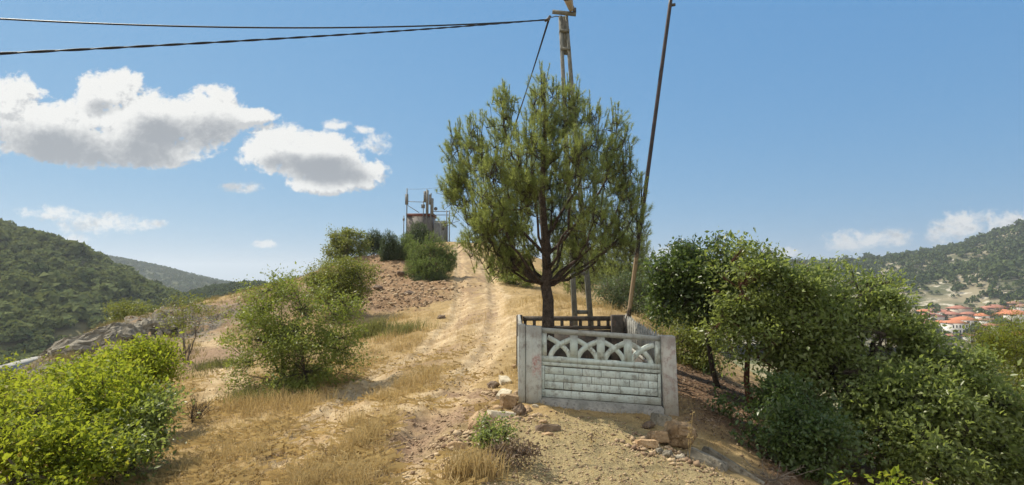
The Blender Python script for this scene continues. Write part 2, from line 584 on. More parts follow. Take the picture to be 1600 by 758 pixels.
M['paint'] = painted_mat('pale_painted_concrete', (.50, .58, .55), (.64, .71, .67), (.23, .23, .20))
M['paintpost'] = painted_mat('painted_post_concrete', (.43, .455, .43), (.56, .585, .55), (.24, .21, .19), red=(.15, .34, .42, .86))
M['paintpink'] = painted_mat('pinkish_painted_concrete', (.43, .42, .385), (.55, .54, .50), (.30, .21, .19))

# ------------------------------------------------------------------ ground sheet
ang = np.concatenate([np.linspace(-180, -52, 60, endpoint=False), np.linspace(-52, 52, 860, endpoint=False), np.linspace(52, 180, 60, endpoint=False)])
rad = np.concatenate([[.02, .5, 1, 1.6, 2.2, 2.8, 3.4], np.geomspace(4, 75, 560), np.geomspace(78, 330, 90), np.geomspace(350, 9000, 40)])
na, nr = len(ang), len(rad)
A_, R_ = np.meshgrid(np.radians(ang), rad)  # polar sheet
gx, gy = (np.sin(A_) * R_).ravel(), (np.cos(A_) * R_).ravel()
gm = masks(gx, gy)
gzv = ground_z(gx, gy, gm)
GV = np.column_stack([gx, gy, gzv])
i_, j_ = np.meshgrid(np.arange(nr - 1), np.arange(na), indexing='ij')
j2 = (j_ + 1) % na
GQ = np.stack([i_ * na + j_, i_ * na + j2, (i_ + 1) * na + j2, (i_ + 1) * na + j_], -1).reshape(-1, 4)
gm['far'] = sstep(60, 130, np.hypot(gx, gy))
trackf = gm['track'][GQ].mean(1) > .5
trackf &= (GV[GQ[:, 0], 1] > -6) & (GV[GQ[:, 0], 1] < 68)
footf = (gm['foot'][GQ].mean(1) > .5) & ~trackf


def sub_ground(name, sel):
    q = GQ[sel]
    idx, inv = np.unique(q.ravel(), return_inverse=True)
    me = raw_mesh(name, GV[idx], inv.reshape(-1, 4)[:, ::-1], None, M['ground'], True)
    for k in ('bare', 'red', 'brown', 'grey', 'rocky', 'litter', 'far'):
        a = me.attributes.new(k, 'FLOAT', 'POINT')
        a.data.foreach_set('value', gm[k][idx].astype(np.float32))
    return tag(link(name, me), kind='structure')


sub_ground('ground', ~trackf & ~footf)
sub_ground('dirt_track', trackf)
sub_ground('footpath', footf)


# ------------------------------------------------------------------ foliage builders
def norm(a):
    return a / (np.linalg.norm(a, axis=-1, keepdims=True) + 1e-9)


def leaf_geo(c, d, ln, wd, fold=.25, upbias=.9):
    """c centres, d pointing directions, ln lengths, wd width ratio -> verts, tris"""
    n = len(c)
    d = norm(d)
    up = norm(RNG.normal(size=(n, 3)) * .7 + np.array([0, 0, upbias]))
    s = norm(np.cross(d, up))
    u = np.cross(s, d)
    L = ln[:, None]
    w = L * wd
    p0 = c
    p2 = c + d * L
    pm = c + d * L * .45
    p1 = pm + s * w * .5 + u * w * fold
    p3 = pm - s * w * .5 + u * w * fold
    V = np.stack([p0, p1, p2, p3], 1).reshape(-1, 3)
    k = np.arange(n)[:, None] * 4
    T = np.concatenate([k + np.array([[0, 1, 2]]), k + np.array([[0, 2, 3]])])
    return V, T


def twig_geo(a, b, r0, r1):
    n = len(a)
    d = norm(b - a)
    s = norm(np.cross(d, norm(RNG.normal(size=(n, 3)))))
    u = np.cross(d, s)
    V = []
    for p, r in ((a, r0), (b, r1)):
        for k in range(3):
            th = k * 2.0944
            V.append(p + r * (math.cos(th) * s + math.sin(th) * u))
    V = np.stack(V, 1).reshape(-1, 3)
    k = np.arange(n)[:, None] * 6
    Q = np.concatenate([k + np.array([[i, (i + 1) % 3, 3 + (i + 1) % 3, 3 + i]]) for i in range(3)])
    return V, Q


def curve(a, b, sag=.0, n=7, wob=.05):
    """a limb from a to b that leaves steeply and bends over"""
    t = np.linspace(0, 1, n)[:, None]
    a, b = np.asarray(a, float), np.asarray(b, float)
    L = np.linalg.norm(b - a)
    mid = (a + b) / 2 + np.array([0, 0, sag * L])
    p = (1 - t) ** 2 * a + 2 * t * (1 - t) * mid + t * t * b
    w = RNG.normal(size=(n, 3)) * wob * L * .3
    w[0] = 0
    w[-1] = 0
    return p + w


def Lb(px, py, Y, rx, ry, rd=None):
    """crown lobe from a photo position: centre, radii in metres"""
    c = at(px, py, Y)
    s = Y / 900
    return c, np.array([rx * s, (rd if rd else rx * s), ry * s])


def sample_lobes(lobes, n, power=2.4, jit=.12):
    vol = np.array([np.prod(r) ** .75 for c, r in lobes])
    pick = RNG.choice(len(lobes), n, p=vol / vol.sum())
    u = norm(RNG.normal(size=(n, 3)))
    rr = RNG.random(n) ** (1 / power) * (1 + RNG.normal(size=n) * jit)
    C = np.array([lobes[i][0] for i in range(len(lobes))])[pick]
    Rr = np.array([lobes[i][1] for i in range(len(lobes))])[pick]
    return C + u * rr[:, None] * Rr, u, pick


def clumpy(lobes, n, per_lobe, sz=.34):
    """clusters gathered in leaf clumps over each lobe, with gaps between the clumps"""
    S, U, K = sample_lobes(lobes, max(3, int(per_lobe * len(lobes))), 4.5, .10)
    r = np.array([lobes[i][1] for i in K]) * (sz * RNG.uniform(.55, 1.35, (len(K), 1)))
    vol = np.prod(r, 1) ** .8
    j = RNG.choice(len(S), n, p=vol / vol.sum())
    u = norm(RNG.normal(size=(n, 3)))
    C = S[j] + u * (RNG.random((n, 1)) ** .45) * r[j] * np.array([1, 1, .75])
    return C, norm(U[j] + u * .7)


def plant(name, label, cat, base, lobes, leaf, bark, ll=.07, lw=.55, ncl=300, per=16, sig=.12, tr=.06, fork=.3, stems=1, group=None, power=2.4,
          jit=.12, droop=.2, trunk_path=None, sprigs=0, fold=.25, upbias=.9, parts=('trunk', 'crown'), spread=.1, limbs=True, flat=.75, clump=9, sprig_len=1.0, csz=.34):
    base = np.array([base[0], base[1], gz(base[0], base[1]) - .04])
    th = thing(name, label, cat, base, group)
    g = G()
    nodes = []
    cs = np.array([c for c, r in lobes])
    topc = cs.mean(0)
    if trunk_path is not None:
        tp = [np.array(p, float) for p in trunk_path]
        t = np.array(tp)
        # smooth it
        tt = np.linspace(0, len(t) - 1, 9)
        pts = np.stack([np.interp(tt, np.arange(len(t)), t[:, k]) for k in range(3)], 1)
        g.tube(pts, np.linspace(tr, tr * .55, len(pts)), 8)
        forks = [pts[-1]] * 3 + [pts[-3]]
        nodes.append(pts[-3:])
    else:
        forks = []
        for s_ in range(stems):
            a = base + np.array([RNG.normal(), RNG.normal(), 0]) * min(spread, .1) * .5
            tgt = cs[s_ % len(cs)] if stems > 1 else topc
            f = a + (tgt - a) * fork
            pts = curve(a, f, .05, 5, .06)
            g.tube(pts, np.linspace(tr, tr * .7, 5), 7)
            forks.append(pts[-1])
            nodes.append(pts[2:])
    if limbs:
        for i, (c, r) in enumerate(lobes):
            f = min(forks, key=lambda q: np.linalg.norm(q - c) + RNG.random() * .2)
            pts = curve(f, c, .12, 8, .07)
            g.tube(pts, np.linspace(tr * .55, tr * .14, 8), 5)
            nodes.append(pts[2:])
            for k in range(4):
                e = c + norm(RNG.normal(size=3) + np.array([0, 0, .5])) * r * RNG.uniform(.6, .95)
                q = curve(pts[RNG.integers(3, 8)], e, .1, 5, .08)
                g.tube(q, np.linspace(tr * .22, tr * .06, 5), 4)
                nodes.append(q[1:])
    nodes = np.vstack(nodes)
    C, u = clumpy(lobes, ncl, clump, csz)
    if sprigs:
        C2, u2, pk2 = sample_lobes(lobes, sprigs, 30, .02)
        u2 = norm(u2 + np.array([0, 0, .7]))
        k = 5 if sprig_len < 1.5 else 8
        ln_ = sprig_len * RNG.uniform(.15, .5, sprigs) * np.array([lobes[i][1].mean() for i in pk2])
        for s_ in range(k):
            C = np.vstack([C, C2 + u2 * (ln_ * (s_ + 1) / k)[:, None]])
            u = np.vstack([u, u2])
    gzc = ground_z(C[:, 0], C[:, 1])
    keep = C[:, 2] > gzc + .05
    C, u = C[keep], u[keep]
    near = np.empty(len(C), int)
    for i in range(0, len(C), 2000):
        near[i:i + 2000] = ((C[i:i + 2000, None] - nodes[None]) ** 2).sum(-1).argmin(1)
    A = nodes[near]
    dl = np.linalg.norm(C - A, axis=1)
    k = dl < 2.5
    nt_ = max(6, ncl // 25)
    T0, tu, tk = sample_lobes(lobes, nt_, 20, .05)
    ts_ = RNG.uniform(.12, .4, nt_)[:, None] * np.array([lobes[i][1].mean() for i in tk])[:, None]
    tu = norm(tu + np.array([0, 0, .3]) + RNG.normal(size=tu.shape) * .3)
    tw_r = max(tr * .05, .0025)
    V, Q = twig_geo(T0 - tu * ts_, T0 + tu * ts_, tw_r * 1.3, tw_r * .5)
    g.add(V, Q)
    V, Q = twig_geo(A[k], C[k], max(tr * .07, .003), max(tr * .03, .0018))
    g.add(V, Q)
    g.build(parts[0], bark, th, base, True)
    n = len(C)
    lc = np.repeat(C, per, 0) + RNG.normal(size=(n * per, 3)) * sig * np.array([1, 1, flat])
    ld = norm(np.repeat(u, per, 0) * .8 + RNG.normal(size=(n * per, 3)) * .8 + np.array([0, 0, -droop]))
    ln = ll * np.clip(RNG.lognormal(-.08, .32, n * per), .35, 1.7)
    V, T = leaf_geo(lc, ld, ln, lw, fold, upbias)
    me = raw_mesh(parts[1], V - base, None, T, leaf)
    link(parts[1], me, th)
    return th


def needle_geo(p, d, L, per, nl, nw, up=.6):
    """bottle-brush shoots: p bases, d directions, L lengths"""
    n = len(p)
    t = RNG.random((n, per))
    pp = p[:, None] + d[:, None] * (L[:, None] * t)[..., None]
    rad_ = norm(RNG.normal(size=(n, per, 3)))
    nd_ = norm(d[:, None] * up + rad_ * .75)
    l = nl * RNG.uniform(.7, 1.15, (n, per))
    tip = pp + nd_ * l[..., None]
    s = norm(np.cross(nd_, norm(RNG.normal(size=(n, per, 3))))) * nw * .5
    V = np.stack([pp - s, pp + s, tip], 2).reshape(-1, 3)
    return V, np.arange(len(V)).reshape(-1, 3)


def conifer(name, label, base, lobes, leaf, bark, nsh=300, per=24, nl=.09, nw=.006, sl=.22, tr=.08, group=None, power=2.2, cat='tree',
            trunk_path=None, up=1.0, limb_sag=-.12, dens=None, parts=('trunk', 'crown'), jit=.08, nup=.7, bouquet=1, candles=0):
    base = np.array([base[0], base[1], (gz(base[0], base[1]) if len(base) < 3 else base[2]) - .05])
    th = thing(name, label, cat, base, group)
    g = G()
    nodes = []
    if trunk_path is None:
        top = max((c for c, r in lobes), key=lambda c: c[2])
        trunk_path = [base, base + (top - base) * np.array([.3, .3, .5]), top]
    t = np.array([np.array(p, float) for p in trunk_path])
    tt = np.linspace(0, len(t) - 1, 16)
    tp = np.stack([np.interp(tt, np.arange(len(t)), t[:, k]) for k in range(3)], 1)
    tp[1:-1] += RNG.normal(size=(14, 3)) * tr * .12
    f_ = np.linspace(0, 1, 16)
    g.tube(tp, tr * (1 - .85 * f_) * (1 + .25 * np.exp(-f_ * 14)), 9)
    lows = tp[:, 2]
    Vn = []
    for i, (c, r) in enumerate(lobes):
        bot = c - np.array([0, 0, r[2] * .75])
        hd = np.linalg.norm((c - tp[np.argmin(abs(lows - c[2]))])[:2])
        za = max(min(bot[2] - hd * 1.0, lows[-3]), lows[0] + (lows[-1] - lows[0]) * .34)
        a = tp[np.argmin(abs(lows - za))]
        tipp = c + np.array([0, 0, r[2] * .8])
        n_ = 12
        s_ = np.linspace(0, 1, n_)[:, None]
        m1 = a + (bot - a) * np.array([.5, .5, .42])
        pts = (1 - s_) ** 3 * a + 3 * s_ * (1 - s_) ** 2 * m1 + 3 * s_ ** 2 * (1 - s_) * bot + s_ ** 3 * tipp
        pts[1:-1] += RNG.normal(size=(n_ - 2, 3)) * .02
        g.tube(pts, np.linspace(tr * .27, tr * .05, n_), 5)
        nodes.append(pts[3:])
    nodes = np.vstack(nodes + [tp[8:]])
    C, u, pick = sample_lobes(lobes, nsh, power, jit)
    if dens is not None:
        k = RNG.random(len(C)) < np.array(dens)[pick]
        C, u, pick = C[k], u[k], pick[k]
    B0 = C
    if bouquet > 1:
        C = np.repeat(C, bouquet, 0) + RNG.normal(size=(len(C) * bouquet, 3)) * np.array([.10, .10, .11])
    out = C - np.array([t[-1][0], t[-1][1], 0])
    out[:, 2] = 0
    d = norm(norm(out) * .45 + RNG.normal(size=(len(C), 3)) * .36 + np.array([0, 0, up]))
    L = sl * RNG.uniform(.55, 1.3, len(C))
    cen = np.array([c for c, r in lobes])
    C = C - d * L[:, None] * .5
    near = np.empty(len(C), int)
    for i in range(0, len(C), 2000):
        near[i:i + 2000] = (((C[i:i + 2000, None] - nodes[None]) * np.array([1, 1, .7])) ** 2).sum(-1).argmin(1)
    A = nodes[near]
    if bouquet > 1:
        near0 = near[::bouquet]
        hub = B0 - np.array([0, 0, sl * .75])
        V, Q = twig_geo(nodes[near0], hub, .009, .006)
        g.add(V, Q)
        A = np.repeat(hub, bouquet, 0)
    V, Q = twig_geo(A, C, max(tr * .045, .004), max(tr * .03, .003))
    g.add(V, Q)
    V, Q = twig_geo(C, C + d * L[:, None], .0035, .0025)
    g.add(V, Q)
    V, T = needle_geo(C, d, L, per, nl, nw, nup)
    if candles:
        cc = np.repeat(cen, candles, 0)
        rr = np.repeat(np.array([r for c, r in lobes]), candles, 0)
        q = RNG.normal(size=(len(cc), 2)) * .45
        hh = np.sqrt(np.clip(1 - (q ** 2).sum(1), .05, 1))
        cb = cc + np.column_stack([q[:, 0] * rr[:, 0], q[:, 1] * rr[:, 1], hh * rr[:, 2] * RNG.uniform(.75, 1.0, len(cc))])
        cd_ = norm(np.column_stack([q * .25, np.ones(len(cc))]) + RNG.normal(size=(len(cc), 3)) * .08)
        cl_ = RNG.uniform(.16, .34, len(cc))
        V2, T2 = needle_geo(cb, cd_, cl_, 110, .052, nw * 1.1, 1.0)
        V3, Q3 = twig_geo(cb - cd_ * .25, cb + cd_ * cl_[:, None], .008, .004)
        g.add(V3, Q3)
        T = np.vstack([T, T2 + len(V)])
        V = np.vstack([V, V2])
    g.build(parts[0], bark, th, base, True)
    link(parts[1], raw_mesh(parts[1], V - base, None, T, leaf), th)
    return th


# ------------------------------------------------------------------ the pine in the enclosure
PY = 10.7
pb = at(857, 512, PY)
pine_lobes_px = [(850, 103, 260, 45, 0, 1), (785, 125, 260, 31, -.2, .9), (889, 120, 250, 31, .3, .9), (746, 172, 300, 29, 0, 1), (714, 185, 320, 25, .4, 1),
                 (925, 150, 290, 30, -.3, .9), (964, 158, 300, 27, .2, .9), (830, 185, 330, 43, -1.1, 1), (772, 230, 370, 38, -1.0, 1), (902, 205, 330, 38, -1.0, .9),
                 (716, 255, 345, 28, .2, .9), (748, 295, 400, 36, -.6, 1), (984, 225, 350, 22, .0, .85), (945, 250, 370, 36, .7, .8), (1000, 272, 385, 16, .4, .7),
                 (862, 225, 350, 55, 1.2, .75), (805, 240, 380, 48, 1.1, .8), (785, 320, 420, 42, -.4, .8), (928, 290, 400, 40, -.7, .8), (968, 315, 410, 32, .4, .8),
                 (880, 300, 410, 44, 1.2, .7), (815, 345, 435, 38, .3, .8), (918, 340, 425, 36, .2, .6), (775, 355, 425, 34, .5, .9)]
pine_lobes, pine_d = [], []
for x, y0, y1, hw, dy, dn in pine_lobes_px:
    s = (PY + dy) / 900
    pine_lobes.append((at(x, (y0 + y1) / 2 + 6, PY + dy), np.array([hw * s * .76, max(hw * s * .76, .30), (y1 - y0) / 2 * s * .93])))
    pine_d.append(dn)
conifer('pine_tree', 'tall dark green pine growing inside the low concrete enclosure', (pb[0], pb[1], -.02), pine_lobes, M['pine'], M['pinebark'],
        nsh=790, per=60, nl=.090, nw=.0055, sl=.17, tr=.125, power=3.0, dens=pine_d, up=1.15, jit=.09, nup=.7, bouquet=6, candles=9,
        trunk_path=[(pb[0] + .01, PY, -.05), at(856, 470, PY), at(853, 400, PY), at(849, 300, PY), at(851, 200, PY), at(851, 115, PY)])

# ------------------------------------------------------------------ concrete enclosure
SH = -.072   # the front panel runs downhill to the right
fo = at(815, 628, 9.4)
FX, FY = fo[0], 9.4
fence = thing('concrete_fence', 'low pale painted concrete panel enclosure with arched lattice around the pine', 'fence', (FX, FY, 0))
FZ = fo[2]


def fsh(x, y, z):
    return (x, y, z + SH * x + FZ)


def plain(x, y, z):
    return (x, y, z + FZ)


PXM = 9.4 / 900
x_l0, x_l1 = (823 - 815) * PXM, (846 - 815) * PXM
x_r0, x_r1 = (1031 - 815) * PXM, (1052 - 815) * PXM


def bevel_part(g, name, mat, parent, bev=.012, seg=2):
    o = g.build(name, mat, parent)
    bm = bmesh.new()
    bm.from_mesh(o.data)
    bmesh.ops.bevel(bm, geom=list(bm.edges), offset=bev, segments=seg, affect='EDGES', clamp_overlap=True)
    bm.to_mesh(o.data)
    bm.free()
    return o


M['groove'] = rough_mat('dirty_groove', (.085, .08, .07), (.17, .16, .14), 9, .4)
# left corner: a thin channel post and the thick front post
g = G().box(-.055, .065, .0, .16, -.25, 1.24, fsh)
bevel_part(g, 'post', M['paintpost'], fence, .007, 1)
g = G().box(.072, x_l1, -.03, .15, -.25, 1.225, fsh)
bevel_part(g, 'post', M['paintpost'], fence, .009, 1)
g = G().box(x_r0, x_r1 + .01, -.03, .16, -.4, 1.215, lambda x, y, z: (x + .035 * (1.2 - z) / 1.2, y, z + SH * x_r0 + FZ))
bevel_part(g, 'post', M['paintpink'], fence, .009, 1)
# lattice plank
gl = G()
zt0, zt1 = .70, 1.17
w_all = x_r0 - x_l1
xa, xb = x_l1 + .002, x_r0 - .002
gl.box(xa, xb, .029, .091, 1.125, 1.205, fsh)
gl.box(xa, xb, .028, .092, .668, .755, fsh)
mar = .085
gl.box(xa, xa + mar, .031, .089, .75, 1.13, fsh)
gl.box(xb - mar, xb, .031, .089, .75, 1.13, fsh)
nc = 4
cw = (w_all - 2 * mar - .004) / nc
for i in range(1, nc):
    xc = xa + mar + i * cw
    gl.box(xc - .062, xc + .062, .0325, .0875, .75, 1.13, fsh)


def arc_bar(x0, mir, dy):
    th_ = np.linspace(0, 1, 15)
    pts = []
    for t in th_:
        u = (1 - t) ** 2 * -.158 + 2 * t * (1 - t) * -.128 + t * t * .205
        w = (1 - t) ** 2 * -.01 + 2 * t * (1 - t) * .175 + t * t * .305
        pts.append((u * mir, w))
    pts = np.array(pts)
    tg = np.gradient(pts, axis=0)
    tg /= np.linalg.norm(tg, axis=1)[:, None]
    nn = np.stack([-tg[:, 1], tg[:, 0]], 1)
    hw = .039
    V = []
    for p, q in zip(pts, nn):
        for s, y in ((1, .034 + dy), (-1, .034 + dy), (-1, .086 - dy), (1, .086 - dy)):
            V.append(fsh(x0 + p[0] + q[0] * hw * s, y, .755 + p[1] + q[1] * hw * s))
    n = len(pts)
    Q = [[i * 4 + k, i * 4 + (k + 1) % 4, (i + 1) * 4 + (k + 1) % 4, (i + 1) * 4 + k] for i in range(n - 1) for k in range(4)]
    Q += [[0, 3, 2, 1], [(n - 1) * 4 + k for k in range(4)]]
    gl.add(V, Q)


for i in range(nc):
    xc = xa + mar + (i + .5) * cw
    arc_bar(xc, 1, 0)
    arc_bar(xc, -1, .0025)
gl.build('lattice_panel', M['paint'], fence)


def brick_plank(z0, z1, rows, offs, name='brick_panel'):
    g = G()
    G().box(xa + .001, xb - .001, .0400, .0915, z0 + .001, z1 - .001, fsh).build('backing_slab', M['groove'], fence)
    bx0, bx1 = xa + .05, xb - .05
    rh = (z1 - z0 - .02) / rows
    nb = 6
    bw = (bx1 - bx0) / nb
    for r_ in range(rows):
        zz0 = z0 + .012 + r_ * rh
        x = bx0
        cuts = [bx0] + [bx0 + bw * (k + (.5 if (r_ + offs) % 2 else 0)) for k in range(0 if (r_ + offs) % 2 else 1, nb)] + [bx1]
        for a, b in zip(cuts[:-1], cuts[1:]):
            if b - a < .03:
                continue
            j = .001 * RNG.random()
            g.box(a + .0035, b - .0035, .034 - j, .0405, zz0 + .0035, zz0 + rh - .0035, fsh)
    # smooth frame round the brick pattern
    g.box(xa, bx0 - .004, .0275, .0402, z0, z1, fsh)
    g.box(bx1 + .004, xb, .0275, .0402, z0, z1, fsh)
    o = g.build(name, M['paint'], fence)
    bm = bmesh.new()
    bm.from_mesh(o.data)
    bmesh.ops.bevel(bm, geom=list(bm.edges), offset=.003, segments=1, affect='EDGES', clamp_overlap=True)
    bm.to_mesh(o.data)
    bm.free()


brick_plank(.225, .60, 3, 0)
for z0_, z1_ in ((.606, .662), (.10, .219)):
    bevel_part(G().box(xa, xb, .0285, .0915, z0_, z1_, fsh), 'plank', M['paint'], fence, .005, 1)
g = G().box(x_l1 - .02, x_r0 + .02, -.09, .13, -.28, .094, fsh)
bevel_part(g, 'footing', M['concrete'], fence, .025)
# the other three sides
DEP = 3.4
XR = x_r0 + .08
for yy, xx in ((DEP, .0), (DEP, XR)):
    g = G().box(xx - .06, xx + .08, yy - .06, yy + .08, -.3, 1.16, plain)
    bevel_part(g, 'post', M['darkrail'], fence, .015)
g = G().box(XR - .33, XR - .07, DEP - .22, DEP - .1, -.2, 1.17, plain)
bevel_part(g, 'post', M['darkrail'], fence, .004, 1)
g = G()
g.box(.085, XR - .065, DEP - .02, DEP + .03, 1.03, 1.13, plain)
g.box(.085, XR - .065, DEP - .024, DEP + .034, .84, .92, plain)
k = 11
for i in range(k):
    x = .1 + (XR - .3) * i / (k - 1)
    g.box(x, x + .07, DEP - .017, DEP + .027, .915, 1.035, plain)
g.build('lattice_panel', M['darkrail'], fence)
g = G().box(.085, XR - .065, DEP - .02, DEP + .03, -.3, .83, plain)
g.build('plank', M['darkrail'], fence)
# left side: seen edge on, straight planks
g = G().box(-.03, .03, .17, DEP - .07, -.25, .70, plain)
bevel_part(g, 'plank', M['paintpost'], fence, .008, 1)
g = G()
g.box(-.026, .026, .17, DEP - .07, 1.08, 1.17, plain)
for i in range(9):
    y = .3 + i * .34
    g.box(-.023, .023, y, y + .09, .702, 1.085, plain)
bevel_part(g, 'lattice_panel', M['paintpost'], fence, .006, 1)


def sideR(x, y, z):
    return (x, y, z + SH * x_r0 * (1 - y / DEP) + FZ)


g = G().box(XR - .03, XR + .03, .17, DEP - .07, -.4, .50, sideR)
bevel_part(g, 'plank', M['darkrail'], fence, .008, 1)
g = G()
g.box(XR - .026, XR + .026, .17, DEP - .07, .505, .58, sideR)
for i in range(17):
    y = .24 + i * .185
    z1 = 1.10 + .05 * random.random()
    g.box(XR - .022, XR + .022, y, y + .07, .575, z1, sideR)
    V = [sideR(XR + a, y + b, z1 + c) for a, b, c in ((-.022, 0, 0), (.022, 0, 0), (.022, .07, 0), (-.022, .07, 0), (0, .035, .09))]
    g.add(V, None, [[0, 1, 4], [1, 2, 4], [2, 3, 4], [3, 0, 4]])
g.build('picket_panel', M['concrete'], fence)


# ------------------------------------------------------------------ poles, lamp, cables
LY = 14.2
lb = at(914, 520, LY)
lb[2] = gz(lb[0], lb[1]) - .3
lt = at(880, 26, LY)
lp = thing('utility_pole', 'tall leaning concrete lattice pole with two joined legs behind the pine', 'pole', lb)
ax = lt - lb
H = np.linalg.norm(ax)
axn = ax / H
gA = G()


def pole_pt(t, side, y=0):
    half = .205 * (1 - t) + .075 * t
    return lb + ax * t + np.array([side * half, y, 0])


def leg_box(side):
    V = []
    for t in (0, .25, .5, .75, 1):
        w = .062 * (1 - t) + .040 * t
        d = .085 * (1 - t) + .06 * t
        c = pole_pt(t, side)
        V += [c + np.array([sx * w, sy * d, 0]) for sx, sy in ((-1, -1), (1, -1), (1, 1), (-1, 1))]
    Q = [[i * 4 + k, i * 4 + (k + 1) % 4, (i + 1) * 4 + (k + 1) % 4, (i + 1) * 4 + k] for i in range(4) for k in range(4)]
    return V, Q + [[0, 3, 2, 1], [16, 17, 18, 19]]


for sd in (-1, 1):
    V, Q = leg_box(sd)
    G().add(V, Q).build('leg', M['concrete_pole'], lp, lb)
for t in (.13, .24, .35, .46, .57, .68, .78):
    h = .045
    a, b = pole_pt(t, -1), pole_pt(t, 1)
    c = (a + b) / 2
    w = abs(b[0] - a[0]) / 2
    gb = G().box(c[0] - w, c[0] + w, c[1] - .05, c[1] + .05, c[2] - h, c[2] + h)
    gb.build('rung', M['concrete_pole'], lp, lb)
# solid web near the top, with clamp blocks
g = G()
V = []
for t in (.885, 1.0):
    c = lb + ax * t
    w = (.205 * (1 - t) + .075 * t)
    V += [c + np.array([sx * w, sy * .03, 0]) for sx, sy in ((-1, -1), (1, -1), (1, 1), (-1, 1))]
g.add(V, [[0, 1, 5, 4], [1, 2, 6, 5], [2, 3, 7, 6], [3, 0, 4, 7], [0, 3, 2, 1], [4, 5, 6, 7]])
g.build('web', M['concrete_pole'], lp, lb)
for py in (50, 78):
    c = at(881.5 + (py - 50) * .07, py, LY)
    G().box(c[0] - .125, c[0] + .125, c[1] - .10, c[1] + .10, c[2] - .035, c[2] + .035).build('clamp', M['concrete_pole'], lp, lb)
# cross arm
a0, a1 = at(863, 18.5, LY - .12), at(900, 22.5, LY - .12)
G().tube([a0, a0 + (a1 - a0) * .5, a1], .055, 8).build('crossarm', M['concrete_pole'], lp, lb)
c = at(897.5, 17.5, LY - .12)
G().box(c[0] - .04, c[0] + .04, c[1] - .05, c[1] + .05, c[2] - .05, c[2] + .07).build('bracket', M['darksteel'], lp, lb)
# street lamp head clamped to the arm
lh = at(894, 18, LY - .2)
lamp = thing('street_lamp', 'tan cone shaped street lamp head on top of the concrete pole', 'street lamp', lh)
p0, p1 = at(893, 17, LY - .2), at(882.5, -22, LY - .6)
n_ = 9
t = np.linspace(0, 1, n_)[:, None]
pts = p0 + (p1 - p0) * t
rr = np.array([.05, .07, .085, .10, .118, .13, .135, .12, .07])
G().tube(pts[:5], rr[:5], 14).build('lamp_shade', M['lampbody'], lamp, lh, True)
G().tube(pts[4:], rr[4:] + .006, 14).build('lamp_cover', M['darksteel'], lamp, lh, True)
G().tube([at(897.5, 18, LY - .2), at(895, 10, LY - .2)], .03, 8).build('mount', M['darksteel'], lamp, lh)


def cable(name, label, pts, r, cat='cable', group=None, twist=False):
    pts = np.array(pts)
    g = G()
    if twist:
        n = 160
        tt = np.linspace(0, 1, n)
        pp = np.stack([np.interp(tt, np.linspace(0, 1, len(pts)), pts[:, k]) for k in range(3)], 1)
        L = np.linalg.norm(np.diff(pp, axis=0), axis=1).sum()
        for ph in (0, math.pi):
            a = tt * L / .8 * 2 * math.pi + ph
            g.tube(pp + np.stack([0 * a, np.cos(a) * r * .5, np.sin(a) * r * .5], 1), r * .62, 6)
    else:
        g.tube(pts, r, 6)
    o = g.build(name, M['black'], None, pts[0], True)
    o.location = tuple(pts[0])
    return tag(o, label, cat, group)


def hang(a, b, sag, n=40):
    t = np.linspace(0, 1, n)
    p = a[None] + (b - a)[None] * t[:, None]
    p[:, 2] -= sag * 4 * t * (1 - t)
    return p


clamp = at(857, 31, LY - .2)
e1 = at(-260, 12, 10.0)
e2 = at(-260, 96, 6.2)
cable('cable', 'upper thin black overhead cable crossing the sky to the left', hang(clamp, e1, .28), .017)
cable('cable', 'lower thick twisted black overhead cable coming down to the left', hang(clamp + np.array([0, 0, .01]), e2, .06), .017, twist=True)
tw = at(684, 345, 62.8)
for k, dx in enumerate((0, 5)):
    a = at(856 + dx * .3, 33, LY - .18)
    b = at(684 + k, 347 + k * 2, 62.6)
    m_ = hang(a, b, 4.6 - k * .5, 50)
    cable('cable', ['left one of two black cables dropping from the clamp behind the pine top',
                    'right one of two black cables dropping from the clamp behind the pine top'][k], m_, .014)
dh = thing('cable_clamp', 'dark dead end cable clamp hanging beside the top of the concrete pole', 'clamp', clamp)
g = G().tube([at(851, 33, LY - .2), at(857, 30, LY - .2), at(859.5, 25, LY - .2)], [.03, .045, .035], 7)
g.build('wedge', M['darksteel'], dh, clamp)
G().tube([at(859, 27, LY - .2), at(863, 27, LY - .17), at(868, 25.5, LY - .1), at(874, 26, LY)], .012, 6).build('hook', M['darksteel'], dh, clamp)

# leaning steel pole
SY = 12.5
s0, s1 = at(977.5, 530, SY), at(1054, -45, SY - .3)
s0[2] -= .0
sp_ = thing('leaning_pole', 'slender dark rusty steel pole leaning right behind the concrete enclosure', 'pole', s0)


def pole_mat():
    m, nt, out = new_mat('rusty_pole_paint')
    tc = nt.nodes.new("ShaderNodeTexCoord")
    sx = nt.nodes.new("ShaderNodeSeparateXYZ")
    nt.links.new(tc.outputs["Object"], sx.inputs[0])
    n = ntex(nt, 7, 7, .7)
    col = mixc(nt, ramp(nt, n, (.4, .62)), (.016, .011, .010), (.045, .028, .023))
    z = math_n(nt, 'ADD', sx.outputs[2], math_n(nt, 'MULTIPLY', n, .9))
    band = math_n(nt, 'MULTIPLY', ramp(nt, z, (.95, 1.15)), ramp(nt, z, (2.35, 2.05)))
    col = mixc(nt, math_n(nt, 'MULTIPLY', band, .9), col, (.42, .30, .18))
    p = nd(nt, "ShaderNodeBsdfPrincipled", i_Roughness=.42, i_Metallic=.15)
    nt.links.new(col, p.inputs["Base Color"])
    nt.links.new(p.outputs[0], out.inputs[0])
    return m


